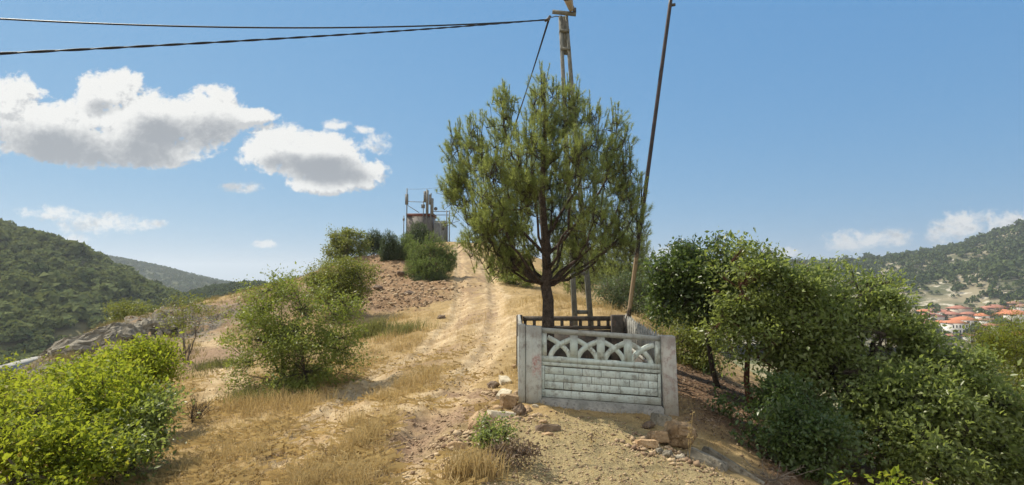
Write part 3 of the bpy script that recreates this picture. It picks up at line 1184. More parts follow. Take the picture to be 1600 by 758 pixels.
M['polepaint'] = pole_mat()
G().tube([s0 + (s1 - s0) * t for t in np.linspace(-.08, 1, 12)], np.linspace(.049, .040, 12), 12).build('shaft', M['polepaint'], sp_, s0, True)
c = at(1049.5, 8, SY - .25)
G().tube([c - np.array([.075, 0, .01]), c + np.array([.075, 0, .01])], .035, 8).build('collar', M['darksteel'], sp_, s0)


# ------------------------------------------------------------------ telecom site on the hilltop
TY = 63.0
ts = TY / 900
tz = gz(at(655, 372, TY)[0], TY)


def tp3(px, py, dy=0):
    return at(px, py, TY + dy)


M['shelter'] = rough_mat('shelter_panel', (.15, .14, .14), (.21, .195, .19), 3, .1, .7)
M['shelter_red'] = rough_mat('red_trim', (.11, .045, .04), (.16, .06, .05), 5, .1, .6)
M['cab'] = rough_mat('cabinet_grey', (.20, .215, .22), (.27, .285, .29), 4, .1, .55)


def pbox(px0, px1, py0, zb, dy0, dy1):
    a, b = tp3(px0, py0, dy0), tp3(px1, py0, dy0)
    return [a[0], b[0], TY + dy0, TY + dy1, zb, a[2]]


sh_ = thing('equipment_shelter', 'boxy grey equipment shelter with dark red roof trim on the hilltop', 'shelter', (tp3(655, 370)[0], TY, tz))
O = np.array(sh_.location)
G().box(*pbox(636, 676, 338, tz - .3, 0, 2.4)).build('wall', M['shelter'], sh_, O)
b = pbox(634.5, 677.5, 333.5, 0, -.12, 2.5)
b[4] = tp3(650, 338)[2] + .002
G().box(*b).build('roof', M['shelter_red'], sh_, O)
b = pbox(640, 647, 338.5, 0, -.03, -.002)
b[4] = b[5] - .1
G().box(*b).build('vent', M['darksteel'], sh_, O)
cb = thing('equipment_cabinet', 'light grey steel equipment cabinet beside the hilltop antennas', 'cabinet', (tp3(687, 370)[0], TY - .3, tz))
O = np.array(cb.location)
G().box(*pbox(678, 698, 345, tz - .3, -.3, 1.2)).build('cabinet_body', M['cab'], cb, O)
b = pbox(679, 687.5, 349, tz + .1, -.33, -.302)
G().box(*b).build('door', M['antenna'], cb, O)
b = pbox(688.5, 697, 349, tz + .1, -.33, -.302)
G().box(*b).build('door', M['antenna'], cb, O)
b = pbox(690.5, 694.5, 353, 0, -.345, -.332)
b[4] = b[5] - .45
G().box(*b).build('vent', M['darksteel'], cb, O)


def mast(label, px, ytop, r, ants, dish=None, dy=0, extra=None):
    p = tp3(px, ytop, dy)
    zb = gz(p[0], p[1])
    m_ = thing('antenna_mast', label, 'mast', (p[0], p[1], zb), 'antenna masts on the hilltop')
    O = np.array(m_.location)
    G().tube([(p[0], p[1], zb - .3), (p[0], p[1], (zb + p[2]) / 2), tuple(p)], r, 8).build('pole', M['galv'], m_, O)
    for (ax0, ax1, ay0, ay1, dd) in ants:
        a, b = tp3(ax0, ay0, dy - dd), tp3(ax1, ay1, dy - dd)
        o = bevel_part(G().box(a[0] - p[0], b[0] - p[0], -dd - .14, -dd, b[2] - zb, a[2] - zb), 'antenna_panel', M['antenna'], m_, .02, 2)
        G().box((a[0] + b[0]) / 2 - p[0] - .03, (a[0] + b[0]) / 2 - p[0] + .03, -dd + .001, .0, (a[2] + b[2]) / 2 - zb - .05, (a[2] + b[2]) / 2 - zb + .05).build('bracket', M['darksteel'], m_)
    if dish:
        c = tp3(dish[0], dish[1], dy - .2)
        g = G().tube([c, c + np.array([0, -.1, 0]), c + np.array([0, -.16, 0])], [.12, .2, .2], 12)
        g.build('dish', M['darksteel'], m_, O)
    return m_


mast('slim hilltop mast at the left edge of the shelter with one long panel', 636, 294.5, .06, [(633.4, 638.0, 303.5, 320, .06)], dy=-.3)
mast('tallest hilltop mast with long pale panels right of the shelter', 667, 296, .07, [(662.2, 665.6, 299, 315.5, .25), (665.9, 669.6, 297.5, 334, .2)], dy=-.4)
mast('hilltop mast with stacked panels and a round dish beside the cabinet', 673.5, 302, .07, [(670.4, 674.2, 304, 320, .2), (674.0, 677.4, 310, 336, .25)], dish=(681, 326.5), dy=-.5)
mast('short hilltop mast carrying a square radio box left of the panels', 661.5, 314, .05, [(658.5, 664, 319.5, 325.5, .2)], dy=-.2)
mast('short hilltop post with small box left of the shelter', 631, 337, .05, [(629.5, 632.5, 341, 345, .06)], dy=-.6)
rl = thing('railing', 'thin steel railing between cabinet and end post on the hilltop', 'railing', (tp3(690, 350)[0], TY - .8, tz))
O = np.array(rl.location)
for py in (330.5, 336):
    G().tube([tp3(676, py, -.8), tp3(702, py, -.8)], .04, 6).build('rail', M['galv'], rl, O)
for px in (698, 702.3):
    p = tp3(px, 329, -.8)
    G().tube([(p[0], p[1], gz(p[0], p[1]) - .2), tuple(p)], .06, 6).build('post', M['galv'], rl, O)
br = thing('brace_bar', 'thin horizontal brace with a diagonal strut between the hilltop masts', 'brace', tp3(650, 315, -.35))
O = np.array(br.location)
G().tube([tp3(636.5, 315, -.33), tp3(667, 316, -.43)], .035, 6).build('bar', M['galv'], br, O)
G().tube([tp3(637, 321, -.33), tp3(655, 332.5, -.1)], .035, 6).build('strut', M['galv'], br, O)
cable('cable', 'faint thin wire from the slim hilltop mast toward the pine', hang(tp3(636, 295.5, -.3), tp3(735, 283, -6), .25), .012)


# ------------------------------------------------------------------ rocks and slabs
def rock(label, px, py, w, d, h, mat, rz=0, tilt=(0, 0), seed=1, group=None, name='boulder', cat='rock', npts=22, sink=.34, at_y=None, boxy=0.0, cuts=2, frac=0.0):
    rs = np.random.default_rng(seed)
    p = gp(px, py) if at_y is None else at(px, py, at_y)
    z = gz(p[0], p[1])
    if boxy:
        pts = (rs.random((60, 3)) * 2 - 1)
        pts = np.sign(pts) * np.abs(pts) ** .42
        pts = pts + rs.normal(size=pts.shape) * .09
    else:
        pts = norm(rs.normal(size=(npts, 3))) * rs.uniform(.85, 1.05, (npts, 1))
    pts = pts * np.array([w, d, h]) / 2
    bm = bmesh.new()
    for q in pts:
        bm.verts.new(q)
    res = bmesh.ops.convex_hull(bm, input=list(bm.verts))
    dele = [e for e in res['geom_interior'] if isinstance(e, bmesh.types.BMVert)]
    if dele:
        bmesh.ops.delete(bm, geom=dele, context='VERTS')
    lone = [v for v in bm.verts if not v.link_faces]
    if lone:
        bmesh.ops.delete(bm, geom=lone, context='VERTS')
    bmesh.ops.dissolve_limit(bm, angle_limit=R(14), verts=list(bm.verts), edges=list(bm.edges))
    bmesh.ops.bevel(bm, geom=list(bm.edges), offset=min(w, d, h) * .06, segments=2, affect='EDGES', clamp_overlap=True)
    bmesh.ops.triangulate(bm, faces=list(bm.faces))
    bmesh.ops.subdivide_edges(bm, edges=list(bm.edges), cuts=cuts, use_grid_fill=True)
    s = min(w, d, h)
    for v in bm.verts:
        q = v.co * (3.0 / max(w, d, h)) + Vector((seed * 3.1, 0, 0))
        v.co += v.normal * (mnoise.noise(q * 2) * .09 + mnoise.noise(q * 6) * .045) * s
        if frac:
            L_ = v.co.z * 4.5 + v.co.x * 1.2 + mnoise.noise(v.co * .8) * 1.5
            v.co += v.normal * (((L_ % 1.0) - .5) * .55 + mnoise.noise(v.co * 1.7) * .6 + abs(mnoise.noise(v.co * 4)) * .3) * frac
    me = bpy.data.meshes.new(name)
    bm.to_mesh(me)
    bm.free()
    me.materials.append(mat)
    o = link(name, me)
    o.location = (p[0], p[1], z + h * (.5 - sink))
    o.rotation_euler = (tilt[0], tilt[1], rz)
    return tag(o, label, cat, group)


# left of the enclosure
rock('upper pale concrete block in the row along the left side of the enclosure', 788, 590, .22, .42, .16, M['palerock'], R(12), (R(5), 0), 3, name='concrete_block', cat='block', boxy=1)
rock('lower pale concrete block in the row along the left side of the enclosure', 787, 615, .24, .50, .16, M['palerock'], R(-12), (R(8), 0), 4, name='concrete_block', cat='block', boxy=1)
rock('small reddish stone at the uphill end of the block row', 785, 576, .13, .13, .13, M['orangerock'], .3, seed=5)
rock('brown lump of rock left of the pale concrete blocks', 771, 598, .26, .3, .2, M['darkrock'], .7, seed=6)
rock('blocky tan stone at the left front foot of the enclosure', 796, 634, .27, .25, .22, M['orangerock'], .2, seed=7, sink=.1, boxy=.5)
rock('low tan stone just left of the blocky tan stone', 776, 639, .24, .2, .13, M['tanrock'], .3, seed=8)
rock('flat pale slab lying in front of the blocky tan stone', 784, 646, .38, .2, .10, M['palerock'], .15, (R(-8), R(6)), 9, boxy=1)
rock('leaning brown wedge stone below the left post', 812, 645, .22, .22, .2, M['darkrock'], -.5, (.2, .4), 10, sink=.15)
rock('small tan stone against the left front post', 822, 641, .2, .16, .12, M['tanrock'], .1, seed=12)
rock('small pale stone beside the left front post', 836, 638, .13, .11, .08, M['palerock'], .4, seed=13)
rock('small reddish stone touching the channel post', 811, 634, .16, .14, .1, M['orangerock'], .1, seed=14)
rock('large smooth tan boulder left of the little green shrub', 752, 672, .40, .42, .42, M['tanrock'], .4, (R(-12), R(-10)), 15, sink=.3)
rock('half buried tan boulder at the edge of the brown rut', 716, 700, .30, .4, .16, M['tanrock'], 1.0, seed=16, sink=.45)
rock('flat dark stone lying on the gravel mound', 858, 672, .32, .12, .10, M['darkrock'], .05, (R(-20), 0), 17, sink=.2, boxy=1)
rock('small tan stone above the flat dark stone on the mound', 848, 657, .15, .1, .06, M['tanrock'], .1, seed=18)
rock('thin tan stone below the flat dark stone on the mound', 856, 681, .2, .09, .05, M['tanrock'], -.1, seed=19)
rock('little stone at the uphill tip of the left stone row', 805, 570, .22, .2, .14, M['tanrock'], .5, seed=20)
# right of the enclosure
rock('big orange brown boulder at the right front corner of the enclosure', 1062, 693, .50, .46, .44, M['orangerock'], .3, (R(-6), R(10)), 21, sink=.12, npts=30)
rock('squared orange stone left of the big boulder', 1028, 688, .26, .26, .16, M['orangerock'], .15, (R(-14), R(4)), 22, boxy=1, sink=.1)
rock('low orange stone at the left end of the right hand pile', 1010, 694, .28, .16, .11, M['tanrock'], -.1, (R(-10), 0), 23, boxy=1, sink=.1)
rock('grey broken concrete lump under the right post', 1033, 662, .24, .26, .2, M['greyrock'], .2, (R(-10), R(12)), 24, boxy=1, sink=.2)
rock('grey brown rock between the footing and the squared stone', 1014, 668, .26, .2, .16, M['darkrock'], .6, seed=25)
rock('small grey stone under the low orange stone', 1043, 710, .18, .14, .12, M['greyrock'], .2, seed=26)
rock('small pale grey stone beside the dry stalk', 1063, 715, .15, .12, .12, M['palerock'], .7, seed=27)
rock('dark grey stone below the squared orange stone', 1030, 705, .16, .12, .12, M['greyrock'], .7, seed=37)
rock('sunlit pale chip on the mound left of the stone pile', 1008, 668, .1, .09, .07, M['palerock'], .7, seed=28)
rock('shorter grey stone slab sloping away below the big boulder', 1104, 722, .50, .22, .14, M['greyrock'], R(-38), (R(-15), R(16)), 29, boxy=1, sink=.2, name='stone_slab', cat='slab')
rock('long broken concrete slab sloping into the shade of the trees', 1146, 733, .85, .17, .11, M['greyrock'], R(-38), (R(-15), R(24)), 30, boxy=1, sink=.1, name='concrete_slab', cat='slab')
# left outcrop
for i, (px, py, w, d, h, lab) in enumerate([
        (150, 541, 3.4, 2.2, 1.15, 'dark jagged rock mass at the lower end of the left outcrop'),
        (190, 528, 2.8, 2.0, 1.1, 'layered grey rock in the middle of the left outcrop'),
        (120, 552, 2.0, 1.6, .7, 'low broken rock at the far left tip of the outcrop'),
        (222, 512, 2.6, 2.2, .9, 'long sloping grey rock below the round bush on the rim'),
        (258, 512, 2.0, 1.6, .7, 'grey rock beside the sparse shrub on the left rim')]):
    rock(lab, px, py, w, d, h, M['greyrock'], R(28 + 8 * i), (R(8), R(-14)), 50 + i, name='rock_outcrop', npts=16, sink=.5, cuts=6, frac=.32)
for i, (px, py, w, lab) in enumerate([(560, 418, .9, 'reddish rock high on the bare slope below the conifers'), (628, 432, .8, 'reddish rock left of the young pine foot'),
                                      (640, 462, .9, 'dark red rock at the top of the straw patch'), (590, 452, .8, 'dark rock at the foot of the bare red slope'),
                                      (570, 455, 1.0, 'grey rock in the shade behind the locust bush'), (735, 395, .5, 'pale stone lying in the upper track'),
                                      (690, 500, .5, 'brown stone at the left edge of the track')]):
    rock(lab, px, py, w, w * .8, w * .5, M['darkrock'] if i not in (5,) else M['palerock'], i * .7, seed=70 + i)

# loose gravel and clods: one uncountable layer
def gravel():
    T = []
    for k in range(6):
        rs = np.random.default_rng(100 + k)
        v = np.array([[1, 0, 0], [-1, 0, 0], [0, 1, 0], [0, -1, 0], [0, 0, 1], [0, 0, -1]], float) * rs.uniform(.6, 1.1, (6, 1)) + rs.normal(size=(6, 3)) * .15
        T.append(v)
    f = np.array([[0, 2, 4], [2, 1, 4], [1, 3, 4], [3, 0, 4], [2, 0, 5], [1, 2, 5], [3, 1, 5], [0, 3, 5]])
    n = 110000
    a = RNG.uniform(R(-44), R(44), n)
    r = 5.2 + 60 * RNG.random(n) ** 2.2
    x, y = np.sin(a) * r, np.cos(a) * r
    m = masks(x, y)
    wgt = np.clip(.16 + m['grey'] * .9 + m['red'] * .9 + m['bare'] * .35 + m['brown'] * .5 + m['rocky'] * .4, 0, 1)
    rub = blobs([(gp(*q)[:2], r_) for q, r_ in (((795, 648), .55), ((786, 610), .4), ((1030, 700), .6), ((1070, 715), .5), ((730, 690), .5))], x, y)
    wgt = np.clip(wgt + rub * .45, 0, 1)
    k = RNG.random(n) < wgt
    x, y, rub = x[k], y[k], rub[k]
    mm = {q: v[k] for q, v in m.items()}
    z = ground_z(x, y, mm)
    s = (.008 + .03 * RNG.random(len(x)) ** 4) * (1 + mm['red'] * 3.5 + mm['rocky'] * 1.5) * (1 - .25 * mm['grey']) * (1 + rub * 1.6)
    tid = RNG.integers(0, 6, len(x))
    tv = np.array(T)[tid]
    th = RNG.random(len(x)) * 6.28
    c, s_ = np.cos(th), np.sin(th)
    rx = tv[..., 0] * c[:, None] - tv[..., 1] * s_[:, None]
    ry = tv[..., 0] * s_[:, None] + tv[..., 1] * c[:, None]
    V = np.stack([rx * s[:, None] + x[:, None], ry * s[:, None] + y[:, None], tv[..., 2] * s[:, None] * .6 + (z + s * .25)[:, None]], -1).reshape(-1, 3)
    F = (np.arange(len(x))[:, None, None] * 6 + f[None]).reshape(-1, 3)
    m_, nt, out = new_mat('gravel_stone')
    geo = nt.nodes.new("ShaderNodeNewGeometry")
    col = mixc(nt, geo.outputs["Random Per Island"], (.20, .13, .085), (.50, .38, .24))
    p = nd(nt, "ShaderNodeBsdfPrincipled", i_Roughness=.95)
    p.inputs["Specular IOR Level"].default_value = .15
    nt.links.new(col, p.inputs["Base Color"])
    nt.links.new(p.outputs[0], out.inputs[0])
    tag(link('gravel', raw_mesh('gravel', V, None, F, m_)), kind='stuff')


gravel()

# ------------------------------------------------------------------ dry grass
STRAW = [(gp(*p)[:2], r) for p, r in [((575, 650), .8), ((615, 612), .9), ((655, 590), .9), ((540, 690), .7), ((630, 505), 2.2), ((590, 540), 2.2), ((540, 590), 1.6), ((470, 632), 1.6),
                                      ((400, 660), 1.2), ((340, 735), 1.0), ((560, 745), .8), ((590, 730), .6), ((745, 735), .35), ((735, 745), .4), ((620, 530), 2), ((310, 745), .8), ((440, 640), 1.2),
                                      ((700, 525), 1.5)]]
STRAW += [(np.array(p), r) for p, r in [((5.0, 15.5), 1.6), ((4.2, 14.2), .9), ((1.5, 11.2), 1.3), ((1.6, 12.2), 1.3), ((2.8, 19), 2.4), ((1.0, 20), 2.5), ((3.2, 24), 3)]]


def blade_geo(x, y, z, h, w, lean):
    n = len(x)
    th = RNG.random(n) * 6.28
    dx, dy = np.cos(th) * lean * h, np.sin(th) * lean * h
    ph = RNG.random(n) * 3.14
    wx, wy = np.cos(ph) * w, np.sin(ph) * w
    p0 = np.stack([x - wx, y - wy, z - .01], 1)
    p1 = np.stack([x + wx, y + wy, z - .01], 1)
    m0 = np.stack([x + dx * .35 - wx * .7, y + dy * .35 - wy * .7, z + h * .6], 1)
    m1 = np.stack([x + dx * .35 + wx * .7, y + dy * .35 + wy * .7, z + h * .6], 1)
    t = np.stack([x + dx, y + dy, z + h * np.sqrt(np.clip(1 - lean ** 2 * .4, .1, 1))], 1)
    V = np.stack([p0, p1, m1, m0, t], 1).reshape(-1, 3)
    k = np.arange(n)[:, None] * 5
    return V, k + np.array([[0, 1, 2, 3]]), k + np.array([[3, 2, 4]])


def dry_grass():
    n = 420000
    a = RNG.uniform(R(-43), R(20), n)
    r = 5.0 + 40 * RNG.random(n) ** 2.0
    x, y = np.sin(a) * r, np.cos(a) * r
    m = masks(x, y)
    clump = fbm(x, y, 1.7, 3, 88)
    tuf = sstep(-.02, .35, clump)
    s = blobs(STRAW, x + m['nz'] * 1.2, y + m['nz2'] * 1.2)
    w = (.10 + .16 * tuf) * (1 - m['red'] * .85) * (1 - .8 * m['brown']) * (1 - .82 * m['grey']) * (1 - .7 * m['rocky'])
    w = w + s * (.12 + .8 * tuf)
    w = w * (1 - .93 * m['bare']) * (1 - .9 * m['litter'])
    # nothing grows through the enclosure walls
    fx, fy = x - FX, y - FY
    w[(fx > -.1) & (fx < 2.6) & (fy > -.1) & (fy < .2)] = 0
    k = RNG.random(n) < w * .8
    x, y = x[k], y[k]
    sk, tk = s[k], tuf[k]
    z = ground_z(x, y)
    h = RNG.uniform(.03, .10, len(x)) + sk * RNG.uniform(.04, .25, len(x)) * (.3 + tk) * (.55 + .45 * sstep(6, 10, y))
    lean = RNG.uniform(.1, 1.1, len(x))
    V, Q, T = blade_geo(x, y, z, h, RNG.uniform(.0012, .003, len(x)) * (1 + np.hypot(x, y) / 14), lean)
    tag(link('dry_grass', raw_mesh('dry_grass', V, Q, T, M['straw'])), kind='stuff')
    # flattened straw on the near verge
    n = 60000
    a = RNG.uniform(R(-35), R(-2), n)
    r = 5.2 + 12 * RNG.random(n) ** 1.6
    x, y = np.sin(a) * r, np.cos(a) * r
    m = masks(x, y)
    k = RNG.random(n) < (.75 - .6 * m['brown'] - .45 * m['bare'] - .7 * m['grey']) * sstep(-.25, .3, fbm(x, y, 1.1, 3, 90)) * .7
    x, y = x[k], y[k]
    z = ground_z(x, y) + RNG.random(len(x)) * .02
    th = RNG.random(len(x)) * 6.28
    L = RNG.uniform(.06, .28, len(x))
    w = RNG.uniform(.0012, .003, len(x))
    dx, dy = np.cos(th), np.sin(th)
    V = np.stack([np.stack([x - dy * w, y + dx * w, z], 1), np.stack([x + dy * w, y - dx * w, z], 1),
                  np.stack([x + dx * L + dy * w, y + dy * L - dx * w, z + RNG.random(len(x)) * .07], 1),
                  np.stack([x + dx * L - dy * w, y + dy * L + dx * w, z + RNG.random(len(x)) * .07], 1)], 1).reshape(-1, 3)
    Q = np.arange(len(V)).reshape(-1, 4)
    tag(link('fallen_straw', raw_mesh('fallen_straw', V, Q, None, M['straw'])), kind='stuff')
    # leaf litter under the trees
    n = 14000
    x, y = RNG.uniform(2.7, 9, n), RNG.uniform(6, 15, n)
    m = masks(x, y)
    k = RNG.random(n) < m['litter']
    x, y = x[k], y[k]
    z = ground_z(x, y) + .012
    C = np.stack([x, y, z], 1)
    d = RNG.normal(size=C.shape)
    d[:, 2] *= .25
    V, T = leaf_geo(C, d, RNG.uniform(.03, .08, len(x)), .5)
    tag(link('leaf_litter', raw_mesh('leaf_litter', V, None, T, M['deadleaf'])), kind='stuff')


dry_grass()


def shoulder_scrub():
    n = 2600
    x, y = RNG.uniform(-24, -7, n), RNG.uniform(14, 47, n)
    m = masks(x, y)
    k = (RNG.random(n) < .22 + .5 * sstep(0, .3, fbm(x, y, .5, 3, 120))) & ~m['foot'] & ~m['track'] & (m['red'] < .4)
    x, y = x[k], y[k]
    nb = 42
    xx = np.repeat(x, nb) + RNG.normal(size=len(x) * nb) * .16
    yy_ = np.repeat(y, nb) + RNG.normal(size=len(x) * nb) * .12
    hh = np.repeat(RNG.uniform(.12, .42, len(x)), nb) * RNG.uniform(.4, 1, len(x) * nb)
    V, Q, T = blade_geo(xx, yy_, ground_z(xx, yy_), hh, RNG.uniform(.004, .009, len(xx)), RNG.uniform(.2, 1.1, len(xx)))
    mt = leaf_mat('dry_scrub_stems', (.14, .12, .06), (.30, .24, .12), odd=(.13, .15, .05), odd_amt=.3, trans=.25, rough=.8, spec=.1, patch=.3)
    tag(link('dry_scrub', raw_mesh('dry_scrub', V, Q, T, mt)), kind='stuff')


shoulder_scrub()


def tuft(label, px, py, n, h, mat, spread=.16, cat='grass tuft'):
    p = gp(px, py)
    z = gz(p[0], p[1])
    x, y = p[0] + RNG.normal(size=n) * spread, p[1] + RNG.normal(size=n) * spread * .6
    V, Q, T = blade_geo(x, y, ground_z(x, y), RNG.uniform(.4, 1, n) * h, np.full(n, .004) * (1 + p[1] / 20), RNG.uniform(.1, .8, n))
    o = link('grass_tuft', raw_mesh('grass_tuft', V - np.array([p[0], p[1], z]), Q, T, mat))
    o.location = (p[0], p[1], z)
    return tag(o, label, cat, kind='stuff')


tuft('dark greenish grass tuft below the red slope left of the straw patch', 583, 522, 700, .75, M['tuft'], .33)
tuft('olive green tuft in the middle of the straw patch', 628, 522, 600, .5, M['tuft'], .45)
tuft('golden straw tuft at the bottom left of the small green shrub', 738, 748, 500, .34, M['straw'], .16)
tuft('greenish grass tuft at the foot of the locust bush', 395, 628, 500, .3, M['tuft'], .3)
tuft('pale green tuft beside the footpath', 338, 575, 400, .35, M['tuft'], .4)

# ------------------------------------------------------------------ shrubs left
def gpt(px, Y):
    return (px - 800) / 900 * Y, Y


LG = dict(leaf=M['lime'], bark=M['bark'], ll=.058, lw=.5, droop=.25, clump=7, sprig_len=1.4, parts=('stems', 'foliage'), cat='shrub')
plant('leafy_shrub', 'bright yellow green shrub filling the bottom left corner', base=gpt(45, 6.6), stems=5, tr=.022, spread=.35, fork=.5, sig=.10, per=15, ncl=640, sprigs=100,
      lobes=[Lb(20, 672, 6.2, 62, 36), Lb(95, 668, 6.6, 52, 46), Lb(30, 735, 5.8, 80, 42), Lb(110, 732, 6.2, 60, 38), Lb(-60, 690, 6.4, 80, 50), Lb(65, 632, 7.0, 42, 22)], **LG)
plant('leafy_shrub', 'bright green shrub in the middle of the left thicket', base=gpt(155, 7.8), stems=5, tr=.022, spread=.35, fork=.5, sig=.10, per=15, ncl=560, sprigs=100,
      lobes=[Lb(112, 608, 8.0, 46, 28), Lb(170, 625, 7.6, 46, 42), Lb(208, 640, 7.8, 34, 40), Lb(150, 672, 7.2, 58, 48), Lb(160, 585, 8.4, 32, 22)], **LG)
plant('leafy_shrub', 'yellowish shrub with tall sprigs at the upper right of the left thicket', base=gpt(232, 10.0), stems=4, tr=.02, spread=.3, fork=.5, sig=.10, per=13, ncl=420, sprigs=70,
      lobes=[Lb(225, 580, 10, 32, 34), Lb(245, 560, 10.2, 24, 20), Lb(195, 582, 10, 34, 26), Lb(228, 548, 10.2, 16, 18)], **LG)
plant('leafy_shrub', 'darker green low shrub at the lower right of the left thicket', 'shrub', gpt(205, 7.0), [Lb(200, 690, 7.0, 45, 40), Lb(238, 665, 7.4, 35, 32), Lb(165, 715, 6.6, 60, 40), Lb(225, 640, 7.6, 40, 30)],
      M['oak'], M['bark'], ll=.055, lw=.5, ncl=620, per=13, sig=.10, tr=.018, fork=.4, stems=4, sprigs=20, parts=('stems', 'foliage'), spread=.25)
plant('leafy_shrub', 'yellow green shrub at the left frame edge above the thicket', base=gpt(15, 9.0), stems=4, tr=.02, spread=.3, fork=.5, sig=.10, per=15, ncl=420, sprigs=40,
      lobes=[Lb(10, 612, 9, 42, 22), Lb(60, 606, 9.2, 32, 20), Lb(-50, 615, 9, 60, 32)], **LG)

plant('locust_bush', 'big airy olive green locust bush left of the track', 'bush', gpt(455, 13.3),
      [Lb(430, 500, 13.2, 42, 50), Lb(490, 510, 13.3, 48, 48), Lb(460, 560, 12.9, 62, 48), Lb(405, 560, 13.2, 40, 48), Lb(520, 550, 13.4, 36, 45), Lb(440, 462, 13.6, 28, 22), Lb(395, 500, 13.5, 28, 35), Lb(480, 590, 13.0, 60, 28), Lb(530, 495, 13.8, 26, 30)],
      M['locust'], M['bark'], ll=.06, lw=.45, ncl=1080, per=13, sig=.11, tr=.03, fork=.45, stems=7, sprigs=170, clump=7, sprig_len=1.7, parts=('stems', 'foliage'), spread=.3, power=2.0, jit=.16, droop=.35)
plant('locust_bush', 'yellow green bush behind and right of the big locust bush', 'bush', gpt(540, 26),
      [Lb(540, 435, 26, 38, 26), Lb(515, 440, 26, 30, 25), Lb(570, 430, 26.3, 24, 18), Lb(530, 460, 25.6, 38, 20), Lb(500, 425, 26.5, 16, 12)],
      M['yellowgreen'], M['bark'], ll=.085, lw=.5, ncl=1200, per=15, sig=.17, tr=.05, fork=.4, stems=5, sprigs=60, parts=('stems', 'foliage'), spread=.3)
plant('sparse_shrub', 'thin see-through shrub with bare stems beside the footpath', 'shrub', gpt(293, 17),
      [Lb(285, 490, 17, 32, 24), Lb(305, 505, 17, 24, 24), Lb(270, 515, 17, 18, 18), Lb(320, 485, 17, 13, 13)],
      M['yellowgreen'], M['palebark'], ll=.055, lw=.5, ncl=190, per=8, sig=.12, tr=.022, fork=.5, stems=6, sprigs=16, parts=('stems', 'foliage'), spread=.2)
plant('round_bush', 'rounded yellow green bush on the far left rim', 'bush', gpt(212, 29),
      [Lb(212, 490, 29, 30, 18), Lb(235, 487, 29, 16, 14), Lb(192, 500, 29, 14, 10)],
      M['yellowgreen'], M['bark'], ll=.10, lw=.5, ncl=330, per=14, sig=.17, tr=.04, fork=.3, stems=4, parts=('stems', 'foliage'), spread=.3)

# dead brush
def twiggy(label, px, py, w, h, n, mat, name='dead_brush', cat='brush', r=.006):
    p = gp(px, py)
    b = np.array([p[0], p[1], gz(p[0], p[1]) - .02])
    g = G()
    for i in range(n):
        d = np.array([RNG.normal() * w, RNG.normal() * w, h * RNG.uniform(.5, 1)])
        a = b + np.array([RNG.normal() * w * .15, RNG.normal() * w * .15, 0])
        q = curve(a, b + d, .05, 6, .12)
        g.tube(q, np.linspace(r, r * .3, 6), 4)
        for k in range(5):
            s = q[RNG.integers(2, 6)]
            e = s + norm(d + RNG.normal(size=3) * h * .7) * h * RNG.uniform(.15, .4)
            g.tube(curve(s, e, .03, 4, .1), np.linspace(r * .55, r * .25, 4), 3)
    o = g.build(name, mat, None, b)
    o.location = tuple(b)
    return tag(o, label, cat)


twiggy('leafless brown twiggy shrub beside the left thicket', 305, 662, .2, .5, 26, M['bark'])
twiggy('pale dead branches lying in the shade at the lower right', 1205, 752, .25, .25, 16, M['deadwood'], 'dead_branches', 'branches')
twiggy('dry dark stalks in front of the straw on the left verge', 215, 752, .15, .3, 12, M['deadwood'], 'dry_stalks', 'stalks', .003)

# ------------------------------------------------------------------ hilltop vegetation
plant('airy_tree', 'light airy small tree on the hill shoulder left of the conifers', 'tree', gpt(543, 46.5),
      [Lb(545, 375, 46.5, 28, 14), Lb(527, 388, 46.5, 18, 14), Lb(562, 385, 46.5, 14, 14), Lb(540, 398, 46, 24, 9), Lb(517, 402, 46, 9, 9)],
      M['yellowgreen'], M['bark'], ll=.15, lw=.5, ncl=620, per=13, sig=.22, tr=.07, fork=.35, stems=3, sprigs=20)
J = dict(bark=M['bark'], cat='conifer')
conifer('juniper', 'dark slim conifer between the airy tree and the tower bushes', gpt(583, 50), [Lb(583, 378, 50, 12, 21), Lb(574, 385, 50, 9, 16), Lb(592, 382, 50.5, 9, 18)], M['juniper'],
        nsh=1000, per=22, nl=.13, nw=.022, sl=.35, tr=.09, **J)
conifer('juniper', 'dark green bushy conifer left of the young pine', gpt(609, 44), [Lb(608, 385, 44, 14, 25), Lb(618, 395, 43.6, 11, 22), Lb(602, 400, 43.8, 9, 18)], M['juniper'],
        nsh=1300, per=22, nl=.12, nw=.018, sl=.32, tr=.09, **J)
conifer('juniper', 'olive conifer growing in front of the shelter', gpt(653, 54), [Lb(653, 364, 54, 17, 18), Lb(645, 378, 53, 17, 18), Lb(663, 372, 53.5, 12, 18)], M['juniper'],
        nsh=1200, per=22, nl=.13, nw=.022, sl=.35, tr=.09, **J)
conifer('young_pine', 'light green young pine left of the big one by the track', gpt(636, 45), [Lb(634, 385, 45, 15, 21), Lb(645, 398, 44, 17, 24), Lb(628, 402, 44.5, 11, 18)], M['pine_light'],
        nsh=1100, per=22, nl=.13, nw=.018, sl=.32, tr=.09, **J)
conifer('young_pine', 'full bushy young pine at the left edge of the upper track', gpt(672, 37), [Lb(677, 392, 37, 20, 29), Lb(695, 402, 37, 20, 23), Lb(655, 405, 37, 20, 26), Lb(675, 424, 36.2, 33, 25), Lb(650, 425, 36.6, 20, 20), Lb(705, 412, 37.3, 10, 16)],
        M['pine_light'], nsh=2600, per=24, nl=.13, nw=.014, sl=.34, tr=.11, **J)
conifer('low_juniper', 'low grey green juniper at the foot of the bushy young pine', gpt(664, 35.2), [Lb(652, 444, 35.2, 14, 14), Lb(668, 447, 35, 15, 12), Lb(685, 436, 35.3, 16, 12)], M['juniper'],
        nsh=900, per=22, nl=.08, nw=.014, sl=.2, tr=.05, **J)
